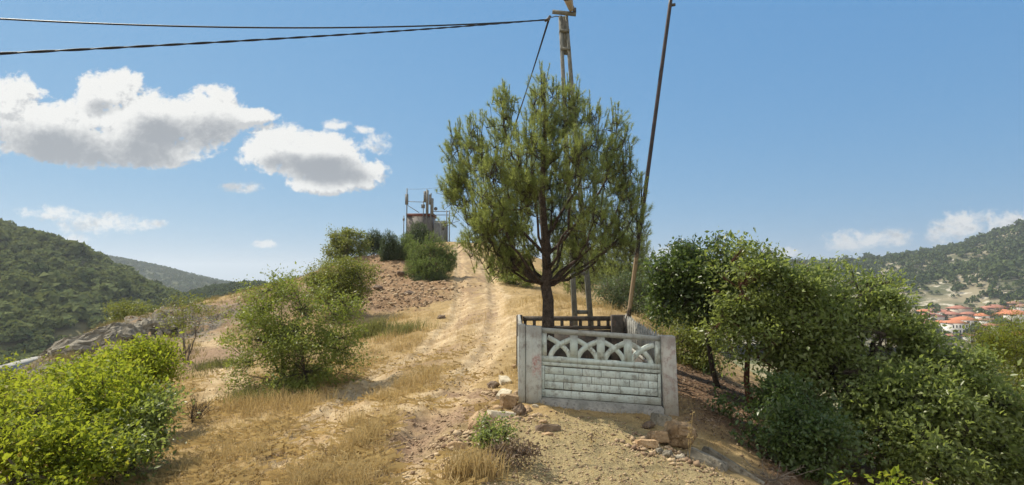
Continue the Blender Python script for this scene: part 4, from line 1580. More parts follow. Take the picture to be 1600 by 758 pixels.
plant('small_bush', 'tiny dark bush on the skyline left of the airy tree', 'bush', gpt(476, 45), [Lb(476, 437, 45, 7, 6)], M['darkleaf'], M['bark'], ll=.12, ncl=60, per=10, sig=.14, tr=.03, parts=('stems', 'foliage'))
plant('small_bush', 'thin light bush on the skyline above the yellow green bush', 'bush', gpt(505, 45), [Lb(507, 418, 45, 14, 9), Lb(520, 410, 45, 10, 8), Lb(490, 428, 45, 10, 6)], M['yellowgreen'], M['bark'], ll=.12, ncl=130, per=9, sig=.2, tr=.03, parts=('stems', 'foliage'))
plant('small_bush', 'small dark bush at the left foot of the dark slim conifer', 'bush', gpt(572, 48), [Lb(567, 392, 48, 10, 12), Lb(598, 398, 47, 8, 9)], M['darkleaf'], M['bark'], ll=.12, ncl=140, per=10, sig=.16, tr=.03, parts=('stems', 'foliage'))
plant('track_shrub', 'green shrub at the right edge of the upper track', 'shrub', gpt(806, 34), [Lb(800, 428, 34, 20, 15), Lb(822, 433, 33.5, 18, 14), Lb(786, 420, 36, 10, 12)], M['locust'], M['bark'],
      ll=.10, ncl=420, per=12, sig=.18, tr=.04, stems=4, parts=('stems', 'foliage'))

# ------------------------------------------------------------------ trees behind the enclosure
conifer('background_pine', 'smaller pine behind the leaning pole right of the big pine', gpt(985, 25), [Lb(985, 385, 25, 30, 38), Lb(960, 400, 25, 28, 40), Lb(1003, 400, 25.5, 18, 32), Lb(935, 410, 25.5, 26, 40), Lb(975, 430, 24.6, 40, 30)], M['pine'],
        M['pinebark'], nsh=2000, per=22, nl=.12, nw=.011, sl=.3, tr=.13)
conifer('background_pine', 'dark pine seen between the pole legs and the big pine trunk', gpt(895, 30), [Lb(890, 400, 30, 30, 36), Lb(920, 415, 29.5, 26, 34), Lb(870, 425, 30, 24, 22), Lb(905, 440, 29, 30, 22)], M['pine'],
        M['pinebark'], nsh=1500, per=22, nl=.13, nw=.013, sl=.32, tr=.13)
plant('olive_tree', 'grey green rounded tree behind the leaning pole', 'tree', gpt(975, 19), [Lb(965, 455, 19, 30, 26), Lb(995, 462, 19, 26, 28), Lb(950, 480, 18.7, 24, 20), Lb(1015, 470, 19.3, 22, 30), Lb(980, 440, 19.4, 24, 18)], M['olive'], M['palebark'],
      ll=.07, lw=.4, ncl=800, per=14, sig=.15, tr=.05, fork=.3, stems=3, sprigs=20)
plant('yellow_shrub', 'yellow green shrub right behind the right post', 'shrub', gpt(1085, 14.0), [Lb(1078, 545, 14.0, 36, 28), Lb(1110, 550, 14, 30, 30), Lb(1062, 525, 14.4, 24, 22), Lb(1090, 520, 14.3, 30, 20), Lb(1040, 510, 16, 26, 18), Lb(1010, 505, 16.5, 20, 12)],
      M['yellowgreen'], M['bark'], ll=.06, ncl=900, per=12, sig=.13, tr=.02, stems=6, sprigs=25, parts=('stems', 'foliage'), spread=.4)
plant('round_tree', 'green tree in the gap between the far pine and the dark oak', 'tree', gpt(1035, 24), [Lb(1030, 440, 24, 30, 36), Lb(1010, 430, 24, 22, 26), Lb(1060, 450, 24, 26, 36), Lb(1030, 480, 23.6, 40, 26)],
      M['oak'], M['bark'], ll=.09, ncl=600, per=13, sig=.17, tr=.07, fork=.35)

# ------------------------------------------------------------------ oak trees right
OK_ = dict(cat='tree', ll=.085, lw=.5, sig=.135, clump=7, csz=.30, sprig_len=.75, droop=.15, power=2.2)


def tb(px, py, Y):
    p = at(px, py, Y)
    return p


def tpath(base_px, Y, *pts):
    b = gpt(base_px, Y)
    return [np.array([b[0], b[1], gz(*b) - .05])] + [at(x, y, yy) for x, y, yy in pts]


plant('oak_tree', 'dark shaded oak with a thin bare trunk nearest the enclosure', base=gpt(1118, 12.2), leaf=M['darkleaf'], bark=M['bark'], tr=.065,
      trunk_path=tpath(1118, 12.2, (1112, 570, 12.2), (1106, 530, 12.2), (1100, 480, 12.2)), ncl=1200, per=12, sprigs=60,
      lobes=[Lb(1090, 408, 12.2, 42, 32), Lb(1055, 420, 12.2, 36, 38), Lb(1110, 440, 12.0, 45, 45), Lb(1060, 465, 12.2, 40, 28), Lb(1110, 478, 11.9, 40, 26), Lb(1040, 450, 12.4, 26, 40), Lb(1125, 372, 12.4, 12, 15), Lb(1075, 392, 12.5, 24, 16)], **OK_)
plant('oak_tree', 'sunlit green oak with several leaning stems right of the thin trunk', base=gpt(1170, 11.2), leaf=M['oak'], bark=M['redbark'], tr=.07,
      trunk_path=tpath(1170, 11.2, (1166, 600, 11.2), (1168, 560, 11.2), (1172, 520, 11.2)), ncl=1700, per=11, sprigs=90,
      lobes=[Lb(1150, 408, 11.3, 40, 30), Lb(1185, 402, 11.3, 30, 22), Lb(1165, 450, 10.9, 50, 46), Lb(1220, 455, 11.0, 48, 44), Lb(1195, 510, 10.7, 55, 46), Lb(1250, 440, 11.6, 42, 28), Lb(1140, 520, 10.9, 30, 46), Lb(1240, 520, 10.8, 46, 46), Lb(1215, 580, 10.6, 46, 26), Lb(1265, 560, 11.2, 36, 40)], **OK_)
g = G()
o_ = np.array([*gpt(1190, 11.4), 0])
o_[2] = gz(o_[0], o_[1]) - .05
st = thing('leaning_sapling', 'bare red brown sapling of two leaning trunks beside the sunlit oak', 'sapling', o_)
G().tube(curve(o_, at(1235, 560, 11.4), -.06, 8, .05), np.linspace(.045, .02, 8), 7).build('trunk', M['redbark'], st, o_, True)
G().tube(curve(o_ + np.array([.06, 0, 0]), at(1204, 545, 11.4), -.04, 8, .05), np.linspace(.035, .016, 8), 7).build('trunk', M['redbark'], st, o_, True)
plant('oak_tree', 'broad sunlit oak in the middle of the right hand trees', base=gpt(1330, 11.5), leaf=M['oak'], bark=M['bark'], tr=.10, fork=.3, stems=3, spread=.4, ncl=2500, per=11, sprigs=130,
      lobes=[Lb(1290, 455, 11.6, 48, 34), Lb(1345, 465, 11.6, 55, 36), Lb(1385, 490, 11.5, 44, 34), Lb(1300, 520, 11.0, 60, 50), Lb(1370, 540, 10.8, 65, 55), Lb(1424, 548, 11.0, 48, 50), Lb(1280, 590, 10.6, 60, 50), Lb(1340, 620, 10.3, 70, 50), Lb(1420, 620, 10.4, 60, 50),
             Lb(1262, 640, 10.6, 40, 46)], **OK_)
plant('oak_tree', 'lower green oak at the right end of the tree row', base=gpt(1480, 10.0), leaf=M['oak'], bark=M['bark'], tr=.07, fork=.35, stems=3, spread=.4, ncl=2700, per=12, sprigs=90,
      lobes=[Lb(1462, 590, 10.0, 42, 40), Lb(1462, 556, 10.4, 32, 26), Lb(1400, 610, 9.8, 46, 46), Lb(1515, 620, 9.8, 50, 50), Lb(1450, 640, 9.6, 60, 50), Lb(1560, 665, 9.6, 46, 50), Lb(1500, 700, 9.2, 70, 50), Lb(1420, 700, 9.2, 60, 50), Lb(1580, 720, 9.2, 55, 45), Lb(1350, 700, 9.3, 60, 50), Lb(1630, 690, 9.6, 50, 50)], **OK_)
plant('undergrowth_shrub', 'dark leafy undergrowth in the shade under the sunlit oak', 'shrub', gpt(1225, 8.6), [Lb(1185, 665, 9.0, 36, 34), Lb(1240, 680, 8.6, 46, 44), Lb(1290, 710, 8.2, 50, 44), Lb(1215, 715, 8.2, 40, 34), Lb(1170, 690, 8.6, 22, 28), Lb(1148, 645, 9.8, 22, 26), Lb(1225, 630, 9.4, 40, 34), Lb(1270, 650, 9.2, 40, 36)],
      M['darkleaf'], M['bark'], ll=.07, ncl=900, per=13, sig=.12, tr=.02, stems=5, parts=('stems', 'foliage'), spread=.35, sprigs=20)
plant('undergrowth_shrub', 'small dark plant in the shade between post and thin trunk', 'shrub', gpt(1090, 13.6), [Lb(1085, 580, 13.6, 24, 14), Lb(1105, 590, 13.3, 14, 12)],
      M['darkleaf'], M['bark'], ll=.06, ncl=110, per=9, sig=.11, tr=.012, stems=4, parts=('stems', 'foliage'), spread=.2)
plant('feathery_tree', 'feathery yellow green young tree at the right frame edge', 'tree', gpt(1575, 15), [Lb(1530, 560, 15, 22, 40), Lb(1565, 560, 15, 40, 50), Lb(1600, 540, 15, 30, 46), Lb(1525, 515, 15, 12, 26), Lb(1590, 610, 14.5, 40, 40), Lb(1640, 560, 15, 40, 50), Lb(1580, 505, 15.2, 20, 16)],
      M['feather'], M['bark'], ll=.06, lw=.25, ncl=1700, per=18, sig=.15, tr=.05, fork=.4, stems=3, sprigs=60, flat=1.1, jit=.16)
plant('leafy_sprig', 'bright green leafy sprigs poking up at the bottom edge on the right', 'sprig', gpt(1385, 4.6), [Lb(1350, 762, 4.6, 22, 14), Lb(1385, 766, 4.5, 30, 10), Lb(1425, 760, 4.6, 22, 16), Lb(1390, 800, 4.5, 60, 25)],
      M['lime'], M['bark'], ll=.05, ncl=130, per=8, sig=.06, tr=.01, stems=3, parts=('stems', 'foliage'), spread=.1, sprigs=6)
# small plants by the mound
plant('small_shrub', 'small dark green leafy shrub among the stones left of the mound', 'shrub', gp(782, 715)[:2], [Lb(768, 680, 6.9, 22, 22), Lb(790, 672, 6.9, 16, 18), Lb(752, 690, 6.8, 14, 12)],
      M['oak'], M['bark'], ll=.04, ncl=170, per=9, sig=.055, tr=.012, stems=3, parts=('stems', 'foliage'), spread=.05, fork=.5)
plant('withered_plant', 'withered brown plant with curled dead leaves below the small green shrub', 'plant', gp(805, 742)[:2], [Lb(805, 715, 6.3, 34, 22), Lb(785, 728, 6.2, 24, 16), Lb(830, 708, 6.4, 16, 14)],
      M['deadleaf'], M['bark'], ll=.035, ncl=200, per=7, sig=.06, tr=.008, stems=5, parts=('stems', 'foliage'), spread=.08, fold=.5)
plant('withered_plant', 'low patch of dead leaves on the gravel mound', 'plant', gp(912, 690)[:2], [Lb(912, 686, 7.4, 22, 7), Lb(900, 692, 7.2, 12, 5)],
      M['deadleaf'], M['bark'], ll=.03, ncl=50, per=6, sig=.05, tr=.005, stems=4, parts=('stems', 'foliage'), spread=.08, fold=.5)
# dry stalk
p = gp(1076, 716)
b = np.array([p[0], p[1], gz(p[0], p[1]) - .02])
ds = thing('dry_stalk', 'tall pale dry stalk with two stems in front of the big boulder', 'stalk', b)
for k, (dx, hh) in enumerate(((.0, .50), (.05, .62))):
    q = curve(b + np.array([dx * .1, 0, 0]), b + np.array([dx + .02, .02, hh]), .0, 7, .03)
    G().tube(q, np.linspace(.006, .003, 7), 5).build('stem', M['straw'], ds, b)
    n = 26
    c = q[RNG.integers(3, 7, n)] + RNG.normal(size=(n, 3)) * .015
    V, T = leaf_geo(c, RNG.normal(size=(n, 3)), np.full(n, .03), .6)
    link('seed_head', raw_mesh('seed_head', V - b, None, T, M['straw']), ds)


# ------------------------------------------------------------------ far hills
def hill_mat(name, c1, c2, c3, sc):
    m, nt, out = new_mat(name)
    a = ramp(nt, ntex(nt, sc, 7, .65), (.40, .60))
    col = mixc(nt, a, c1, c2)
    b_ = ramp(nt, ntex(nt, sc * 2.7, 7, .7), (.52, .64))
    col = mixc(nt, b_, col, c3)
    p = nd(nt, "ShaderNodeBsdfPrincipled", i_Roughness=1.0)
    p.inputs["Specular IOR Level"].default_value = .05
    nt.links.new(col, p.inputs["Base Color"])
    nt.links.new(p.outputs[0], out.inputs[0])
    return m


M['hillL'] = hill_mat('scrub_hillside', (.085, .09, .04), (.17, .15, .075), (.10, .10, .045), .04)
M['hillF'] = hill_mat('far_wooded_ridge', (.05, .065, .03), (.09, .095, .045), (.06, .07, .03), .02)
M['hillR'] = hill_mat('stony_hillside', (.11, .115, .065), (.26, .225, .15), (.50, .45, .36), .022)
M['maquis'] = leaf_mat('scrub_foliage', (.085, .115, .042), (.165, .185, .075), odd=(.12, .12, .05), odd_amt=.06, trans=.2, patch=.05, spec=0, rough=1)
M['farpine'] = leaf_mat('far_pine_foliage', (.045, .068, .03), (.10, .125, .05), trans=.15, patch=.02, spec=0, rough=1)


def hill(name, crest, Yc, foot, Yf, mat, nu=200, nv=90, shape=1.0, amp=6, nsc=.012, back=400, seed=0, side=None):
    cx = np.array([c[0] for c in crest], float)
    cy = np.array([c[1] for c in crest], float)
    us = np.linspace(cx[0], cx[-1], nu)
    cz = np.interp(us, cx, cy)
    fx_ = np.array([c[0] for c in foot], float)
    fz_ = np.interp(us, fx_, np.array([c[1] for c in foot], float))
    V = []
    for v in np.linspace(0, 1.35, nv):
        for u, c, f in zip(us, cz, fz_):
            yc = Yc(u) if callable(Yc) else Yc
            yf = Yf(u) if callable(Yf) else Yf
            if v <= 1:
                Y = yf + (yc - yf) * v
                zf, zc = at(u, f, yf)[2], at(u, c, yc)[2]
                k = math.sin(v * math.pi / 2) ** shape
                z = zf + (zc - zf) * k
            else:
                w = (v - 1) / .35
                Y = yc + back * w
                zc = at(u, c, yc)[2]
                z = zc - (zc + 70) * (w ** 1.6)
            V.append(((u - 800) / 900 * Y, Y, z, v))
    V = np.array(V)
    x, y, v = V[:, 0], V[:, 1], V[:, 3]
    e = np.sin(np.clip(v, 0, 1) * np.pi) * .9 + .1
    V[:, 2] += fbm(x, y, nsc, 4, seed) * amp * e
    i, j = np.meshgrid(np.arange(nv - 1), np.arange(nu - 1), indexing='ij')
    Q = np.stack([i * nu + j, i * nu + j + 1, (i + 1) * nu + j + 1, (i + 1) * nu + j], -1).reshape(-1, 4)
    tag(link(name, raw_mesh(name, V[:, :3], Q, None, mat, True)), kind='structure')
    return V.reshape(nv, nu, 4)


def on_hill(Hh, n, vmax=1.06, seed=0):
    nv, nu, _ = Hh.shape
    i = RNG.random(n) * (nv - 1) * vmax / 1.35
    j = RNG.random(n) * (nu - 1)
    i0, j0 = np.minimum(i.astype(int), nv - 2), np.minimum(j.astype(int), nu - 2)
    a, b = (i - i0)[:, None], (j - j0)[:, None]
    return (Hh[i0, j0] * (1 - a) * (1 - b) + Hh[i0 + 1, j0] * a * (1 - b) + Hh[i0, j0 + 1] * (1 - a) * b + Hh[i0 + 1, j0 + 1] * a * b)[:, :3]


def clump_template(nf, kind, seed):
    rs = np.random.default_rng(seed)
    u = norm(rs.normal(size=(nf, 3)))
    u[:, 2] = np.abs(u[:, 2]) * 1.0 - .15
    if kind == 'cone':
        t = rs.random(nf)
        a = rs.random(nf) * 6.28
        r = (1 - t) ** .8 * .42 + .04
        c = np.stack([np.cos(a) * r, np.sin(a) * r, t * 1.15], 1)
    else:
        c = u * rs.uniform(.55, 1, (nf, 1)) * np.array([.5, .5, .55]) + np.array([0, 0, .45])
    d = norm(u + rs.normal(size=(nf, 3)) * .5)
    s = norm(np.cross(d, rs.normal(size=(nf, 3))))
    q = np.cross(d, s)
    h = rs.uniform(.12, .24, (nf, 1))
    V = np.stack([c + s * h, c - s * h * .6 + q * h, c - s * h * .6 - q * h], 1)
    return V


def scatter(name, pts, sizes, nf, kind, mat, squash=None):
    T = np.stack([clump_template(nf, kind, 300 + k).reshape(-1, 3) for k in range(8)])
    n = len(pts)
    tv = T[RNG.integers(0, 8, n)]
    th = RNG.random(n) * 6.28
    c, s = np.cos(th)[:, None], np.sin(th)[:, None]
    hs = sizes if squash is None else sizes * squash
    V = np.stack([(tv[..., 0] * c - tv[..., 1] * s) * sizes[:, None] + pts[:, 0, None], (tv[..., 0] * s + tv[..., 1] * c) * sizes[:, None] + pts[:, 1, None],
                  tv[..., 2] * hs[:, None] + pts[:, 2, None] - .1 * sizes[:, None]], -1).reshape(-1, 3)
    F = np.arange(len(V)).reshape(-1, 3)
    return tag(link(name, raw_mesh(name, V, None, F, mat)), kind='stuff')


# near left hill
HL = hill('hill', [(-420, 310), (-100, 342), (0, 362), (60, 376), (130, 400), (200, 432), (260, 464), (310, 494), (360, 520)], lambda u: 400 - max(0, u) * .25,
          [(-420, 600), (0, 575), (110, 548), (200, 530), (260, 525), (360, 540)], lambda u: 170 + max(0, u) * .2, M['hillL'], shape=.8, amp=12, nsc=.02, seed=5, back=300)
pts = on_hill(HL, 9000)
k = fbm(pts[:, 0], pts[:, 1], .035, 3, 7) > -.5
qx, qy = 800 + 900 * pts[:, 0] / pts[:, 1], 430 - 900 * (pts[:, 2] - EYE) / pts[:, 1]
k &= (((qx - 128) / 30) ** 2 + ((qy - 518) / 13) ** 2 > RNG.uniform(.5, 1.2, len(qx)))
pts = pts[k]
scatter('scrub', pts, 1.6 + RNG.gamma(2.2, 1.0, len(pts)), 60, 'round', M['maquis'], .8)
# dark low ridge in the gap, and the far ridge
HM = hill('hill', [(230, 490), (290, 468), (330, 458), (385, 450), (450, 452), (560, 470), (700, 500)], 420, [(230, 540), (700, 540)], 250, M['hillF'], nu=90, nv=50, amp=6, nsc=.02, seed=15, back=250)
pts = on_hill(HM, 2600)
scatter('wood', pts, RNG.uniform(4, 7, len(pts)), 40, 'round', M['farpine'])
HF = hill('hill', [(-100, 380), (100, 392), (180, 405), (240, 417), (300, 430), (345, 440), (400, 449), (470, 462), (620, 480), (900, 500)], 1250, [(-100, 520), (900, 530)], 700, M['hillF'], nu=160, nv=60, amp=14, nsc=.008, seed=25, back=900)
pts = on_hill(HF, 9000)
scatter('wood', pts, RNG.uniform(5, 8, len(pts)), 22, 'round', M['farpine'])
# right hill with the village at its foot
HR = hill('hill', [(900, 425), (1000, 423), (1120, 420), (1240, 414), (1320, 411), (1380, 408), (1440, 400), (1500, 388), (1560, 372), (1600, 362), (1700, 335), (1900, 300), (2100, 300)],
          lambda u: 1050 - max(0, u - 1300) * .45, [(900, 530), (1300, 540), (1420, 545), (1600, 548), (2100, 560)], 430, M['hillR'], nu=320, nv=110, shape=.85, amp=16, nsc=.011, seed=35, back=500)
pts = on_hill(HR, 26000)
m1 = fbm(pts[:, 0], pts[:, 1], .013, 4, 17)
up_ = (pts[:, 2] + 50) / 110
k = (RNG.random(len(pts)) < np.clip(.34 + up_ * .6 + m1 * 1.3, .05, 1)) & ((pts[:, 1] > 540) | (RNG.random(len(pts)) < .35))
pts = pts[k]
scatter('wood', pts, (2.6 + RNG.gamma(2.5, 1.3, len(pts))) * (.75 + pts[:, 1] / 3000), 26, 'round', M['farpine'])

# single trees that stand out on the left hill
def far_tree(label, px, py, Y, s, kind='round', mat='farpine'):
    # find the hill surface under that direction
    d = ray(px, py)
    P0 = HL.reshape(-1, 4)[:, :3]
    t_ = P0[:, 1] / d[1]
    err = np.hypot(P0[:, 0] - d[0] * t_, P0[:, 2] - EYE - d[2] * t_)
    b = P0[err.argmin()]
    o = thing('lone_tree', label, 'tree', b, 'dark trees on the left hillside')
    V = np.vstack([(clump_template(90, kind, 900 + i + int(px)) * (1 - .2 * i) + np.array([random.uniform(-.15, .15), 0, .25 * i])).reshape(-1, 3) for i in range(3)]) * s
    link('crown', raw_mesh('crown', V, None, np.arange(len(V)).reshape(-1, 3), M[mat]), o)
    G().tube([(0, 0, -1), (0, 0, s * .3), (0, 0, s * .6)], [s * .04, s * .035, s * .02], 6).build('trunk', M['bark'], o)


far_tree('large dark tree alone on the middle of the left hillside', 62, 440, 300, 7)
far_tree('dark tree near the foot of the left hill above the valley', 80, 478, 250, 6)
far_tree('dark tree right of the middle of the left hillside', 132, 450, 280, 6)
far_tree('dark tree high on the right shoulder of the left hill', 245, 452, 320, 6)
far_tree('dark tree at the right foot of the left hill', 192, 462, 300, 6)

# valley road
M['road'] = rough_mat('pale_road', (.26, .25, .23), (.34, .33, .30), .3, .05)
rp = np.array([at(-60, 590, 120), at(0, 574, 128), at(30, 566, 136), at(60, 558, 146), at(90, 553, 160), at(120, 546, 185)])
rp[:, 2] += 0
tt = np.linspace(0, 5, 60)
rc = np.stack([np.interp(tt, np.arange(6), rp[:, k]) for k in range(3)], 1)
tg = norm(np.gradient(rc, axis=0))
sd = norm(np.cross(tg, np.array([0, 0, 1.0])))
rc[:, 2] = np.maximum(rc[:, 2], ground_z(rc[:, 0], rc[:, 1]) + .15)
V = np.concatenate([rc - sd * 1.5, rc + sd * 1.5, rc + sd * 1.9 - np.array([0, 0, 3.]), rc - sd * 1.9 - np.array([0, 0, 3.])])
n = 60
Q = [[i, i + 1, n + i + 1, n + i] for i in range(n - 1)] + [[n + i, n + i + 1, 2 * n + i + 1, 2 * n + i] for i in range(n - 1)] + [[3 * n + i, 3 * n + i + 1, i + 1, i] for i in range(n - 1)]
tag(link('road', raw_mesh('road', V, np.array(Q)[:, ::-1], None, M['road'])), kind='structure')
pts = np.stack([RNG.uniform(-190, -75, 1500), RNG.uniform(95, 215, 1500)], 1)
pz = ground_z(pts[:, 0], pts[:, 1])
dd = np.sqrt(((pts[:, None] - rc[None, :, :2]) ** 2).sum(-1)).min(1)
k = dd > 6
scatter('scrub', np.column_stack([pts, pz])[k], RNG.uniform(2, 4.5, k.sum()), 50, 'round', M['maquis'], .8)

# ------------------------------------------------------------------ village
M['wallA'] = rough_mat('white_render', (.60, .58, .54), (.72, .70, .66), .5, .05)
M['wallB'] = rough_mat('cream_render', (.50, .44, .36), (.62, .55, .45), .5, .05)
M['wallC'] = rough_mat('brown_stone_wall', (.22, .17, .13), (.34, .27, .21), .5, .05)
M['roofA'] = rough_mat('orange_tiles', (.42, .15, .075), (.55, .22, .11), .8, .2)
M['roofB'] = rough_mat('faded_red_tiles', (.32, .13, .09), (.42, .20, .14), .8, .2)
M['roofC'] = rough_mat('brown_tiles', (.24, .13, .09), (.34, .20, .14), .8, .2)
M['glassdark'] = rough_mat('dark_window', (.03, .035, .04), (.06, .065, .07), 1, 0, .2)


def hill_point(px, py):
    d = ray(px, py)
    P0 = HR.reshape(-1, 4)
    P0 = P0[P0[:, 3] < .6][:, :3]
    t_ = P0[:, 1] / d[1]
    err = np.hypot(P0[:, 0] - d[0] * t_, P0[:, 2] - EYE - d[2] * t_)
    return P0[err.argmin()]


def house(label, px, py, wpx, hpx, wall, roof, rz=0., windows=0, group=None, name='village_house', over=1.0):
    b = hill_point(px, py)
    s = b[1] / 900
    wpx, hpx = wpx * 1.22, hpx * 1.4
    w, h, d = wpx * s, hpx * s, wpx * s * .8
    th = thing(name, label, 'house', (b[0], b[1], b[2] - .5), group, rz)
    G().box(-w / 2, w / 2, -d / 2, d / 2, -6, h).build('wall', wall, th)
    e = .6
    rh = w * .17
    rw = w * .18
    V = [(-w / 2 - e, -d / 2 - e, h + .02), (w / 2 + e, -d / 2 - e, h + .02), (w / 2 + e, d / 2 + e, h + .02), (-w / 2 - e, d / 2 + e, h + .02), (-rw, 0, h + rh), (rw, 0, h + rh),
         (-w / 2 - e, -d / 2 - e, h - .25), (w / 2 + e, -d / 2 - e, h - .25), (w / 2 + e, d / 2 + e, h - .25), (-w / 2 - e, d / 2 + e, h - .25)]
    G().add(V, [[0, 1, 5, 4], [2, 3, 4, 5], [6, 7, 1, 0], [7, 8, 2, 1], [8, 9, 3, 2], [9, 6, 0, 3], [9, 8, 7, 6]], [[1, 2, 5], [3, 0, 4]]).build('roof', roof, th)
    rows = 2 if windows > 4 else 1
    per = max(1, windows // rows) if windows else 0
    for r_ in range(rows if windows else 0):
        for i in range(per):
            x = -w / 2 + w * (i + .5) / per
            z = h * (.72 - .42 * r_)
            G().box(x - w / per * .2, x + w / per * .2, -d / 2 - .06, -d / 2 - .003, z - h * .12, z + h * .12).build('window', M['glassdark'], th)
    return th


V1 = 'village houses crowded below the stony hill'
house('white village house with two rows of dark windows and orange roof', 1493, 521, 22, 13, M['wallA'], M['roofA'], .05, 10)
house('wide orange roofed house just above right of the house with two window rows', 1506, 507, 24, 7, M['wallA'], M['roofA'], -.2, 3)
house('long low white house with orange roof at the far right of the village', 1584, 499, 30, 5, M['wallA'], M['roofA'], .1, 4)
house('dark walled house high at the right end of the village', 1556, 487, 22, 5, M['wallC'], M['roofB'], .1, 2)
house('lone orange roofed house among trees at the right edge', 1594, 528, 26, 4, M['wallB'], M['roofA'], .05, 2)
house('red roofed house at the top of the left village cluster', 1497, 487, 20, 4, M['wallB'], M['roofB'], .1)
house('faded red roofed house at the left end of the village', 1455, 500, 24, 5, M['wallA'], M['roofB'], .15)
small = [(1446, 491, 16, 4), (1462, 489, 16, 4), (1476, 494, 18, 4), (1487, 499, 16, 5), (1470, 507, 16, 5), (1450, 510, 14, 5), (1480, 511, 14, 5), (1512, 495, 16, 4), (1536, 500, 18, 5), (1550, 496, 16, 5),
         (1541, 508, 16, 5), (1556, 506, 15, 4), (1548, 516, 15, 4), (1570, 490, 16, 4), (1596, 486, 18, 4), (1583, 480, 16, 4), (1540, 489, 14, 4), (1525, 513, 14, 4), (1564, 514, 14, 4), (1574, 508, 14, 4), (1440, 503, 13, 4),
         (1484, 527, 14, 4), (1510, 526, 14, 4), (1532, 524, 13, 4)]
ws, rs_ = [M['wallA'], M['wallB'], M['wallA'], M['wallC']], [M['roofA'], M['roofB'], M['roofC']]
for i, (px, py, w, h) in enumerate(small):
    house('small red tiled village house packed among its neighbours below the stony hill', px, py, w, h, ws[i % 4], rs_[(i * 7 // 3) % 3], random.uniform(-.4, .4), 2, V1)
pts = []
for i in range(64):
    pts.append(hill_point(random.uniform(1432, 1610), random.uniform(482, 545)))
pts = np.array(pts) + RNG.normal(size=(64, 3)) * np.array([4, 4, .2])
scatter('village_trees', pts, RNG.uniform(3, 6.5, 64), 50, 'round', M['farpine'])

# ------------------------------------------------------------------ light
SUN_AZ, SUN_EL = -55, 48     # degrees left of the view direction, above the horizon
sd_ = bpy.data.lights.new("sun", 'SUN')
sd_.energy = 4.0
sd_.angle = R(.53)
sd_.color = (1, .92, .76)
so = bpy.data.objects.new("sun", sd_)
COL.objects.link(so)
dirv = Vector((math.sin(R(SUN_AZ)) * math.cos(R(SUN_EL)), math.cos(R(SUN_AZ)) * math.cos(R(SUN_EL)), math.sin(R(SUN_EL))))
so.rotation_euler = dirv.to_track_quat('Z', 'Y').to_euler()
so.location = dirv * 200

w = bpy.data.worlds.new("World")
SC.world = w
w.use_nodes = True
nt = w.node_tree
nt.nodes.clear()
wo = nt.nodes.new("ShaderNodeOutputWorld")
bg = nt.nodes.new("ShaderNodeBackground")
sky = nt.nodes.new("ShaderNodeTexSky")
sky.sky_type = 'NISHITA'
sky.sun_disc = False
sky.sun_elevation = R(SUN_EL)
sky.sun_rotation = R(SUN_AZ)
sky.altitude = 900
sky.air_density = 1.0
sky.dust_density = 0.4
sky.ozone_density = 2.5
SKY_S = .12
bg.inputs[1].default_value = SKY_S
tc = nt.nodes.new("ShaderNodeTexCoord")
sep = nt.nodes.new("ShaderNodeSeparateXYZ")
nt.links.new(tc.outputs["Generated"], sep.inputs[0])
yy = math_n(nt, 'MAXIMUM', sep.outputs[1], .02)
U = math_n(nt, 'DIVIDE', sep.outputs[0], yy)
Vv = math_n(nt, 'DIVIDE', sep.outputs[2], yy)


def wnoise(vec, scale, detail, rough=.55, off=0.0, dist=0.0):
    mp = nt.nodes.new("ShaderNodeMapping")
    mp.inputs[1].default_value = (off, off * .7, off)
    nt.links.new(vec, mp.inputs[0])
    n = nt.nodes.new("ShaderNodeTexNoise")
    n.inputs["Scale"].default_value = scale
    n.inputs["Detail"].default_value = detail
    n.inputs["Roughness"].default_value = rough
    n.inputs["Distortion"].default_value = dist
    nt.links.new(mp.outputs[0], n.inputs["Vector"])
    return math_n(nt, 'SUBTRACT', n.outputs[0], .5)


def uv(px, py):
    d = ray(px, py)
    return d[0] / d[1], d[2] / d[1]


def ellipses(lst, Uc, Vc, grow, blend):
    f = None
    for e_ in lst:
        x, y, rx, ry = e_[:4]
        u0, v0 = uv(x, y)
        du = math_n(nt, 'MULTIPLY', math_n(nt, 'SUBTRACT', Uc, u0), 900 / (rx * grow))
        dv = math_n(nt, 'MULTIPLY', math_n(nt, 'SUBTRACT', Vc, v0), 900 / (ry * grow))
        e = math_n(nt, 'SUBTRACT', 1, math_n(nt, 'ADD', math_n(nt, 'MULTIPLY', du, du), math_n(nt, 'MULTIPLY', dv, dv)))
        f = e if f is None else math_n(nt, 'SMOOTH_MAX', f, e, blend)
    return math_n(nt, 'MAXIMUM', f, -2.5)


# cumulus banks by direction: x, y, half width, half height
BIG = [(10, 160, 55, 42), (60, 200, 90, 40), (150, 225, 110, 34), (168, 140, 48, 36), (125, 185, 80, 34), (255, 200, 95, 55), (318, 182, 66, 46), (385, 182, 48, 13), (235, 238, 85, 26), (-60, 200, 90, 60),
       (440, 232, 58, 40), (492, 248, 74, 42), (548, 272, 54, 28), (500, 288, 56, 16), (410, 240, 42, 20)]
SMALL = [(590, 224, 19, 14), (568, 203, 15, 5), (523, 196, 17, 7), (375, 293, 24, 7), (75, 333, 32, 9), (150, 348, 54, 14), (105, 337, 26, 10), (240, 350, 20, 6), (120, 374, 17, 7), (410, 382, 17, 5),
         (1335, 378, 36, 13), (1365, 376, 40, 9), (1398, 371, 28, 11), (1485, 362, 34, 16), (1520, 352, 36, 19), (1570, 352, 40, 13), (1620, 352, 60, 18), (1215, 400, 26, 10), (1030, 400, 22, 12)]


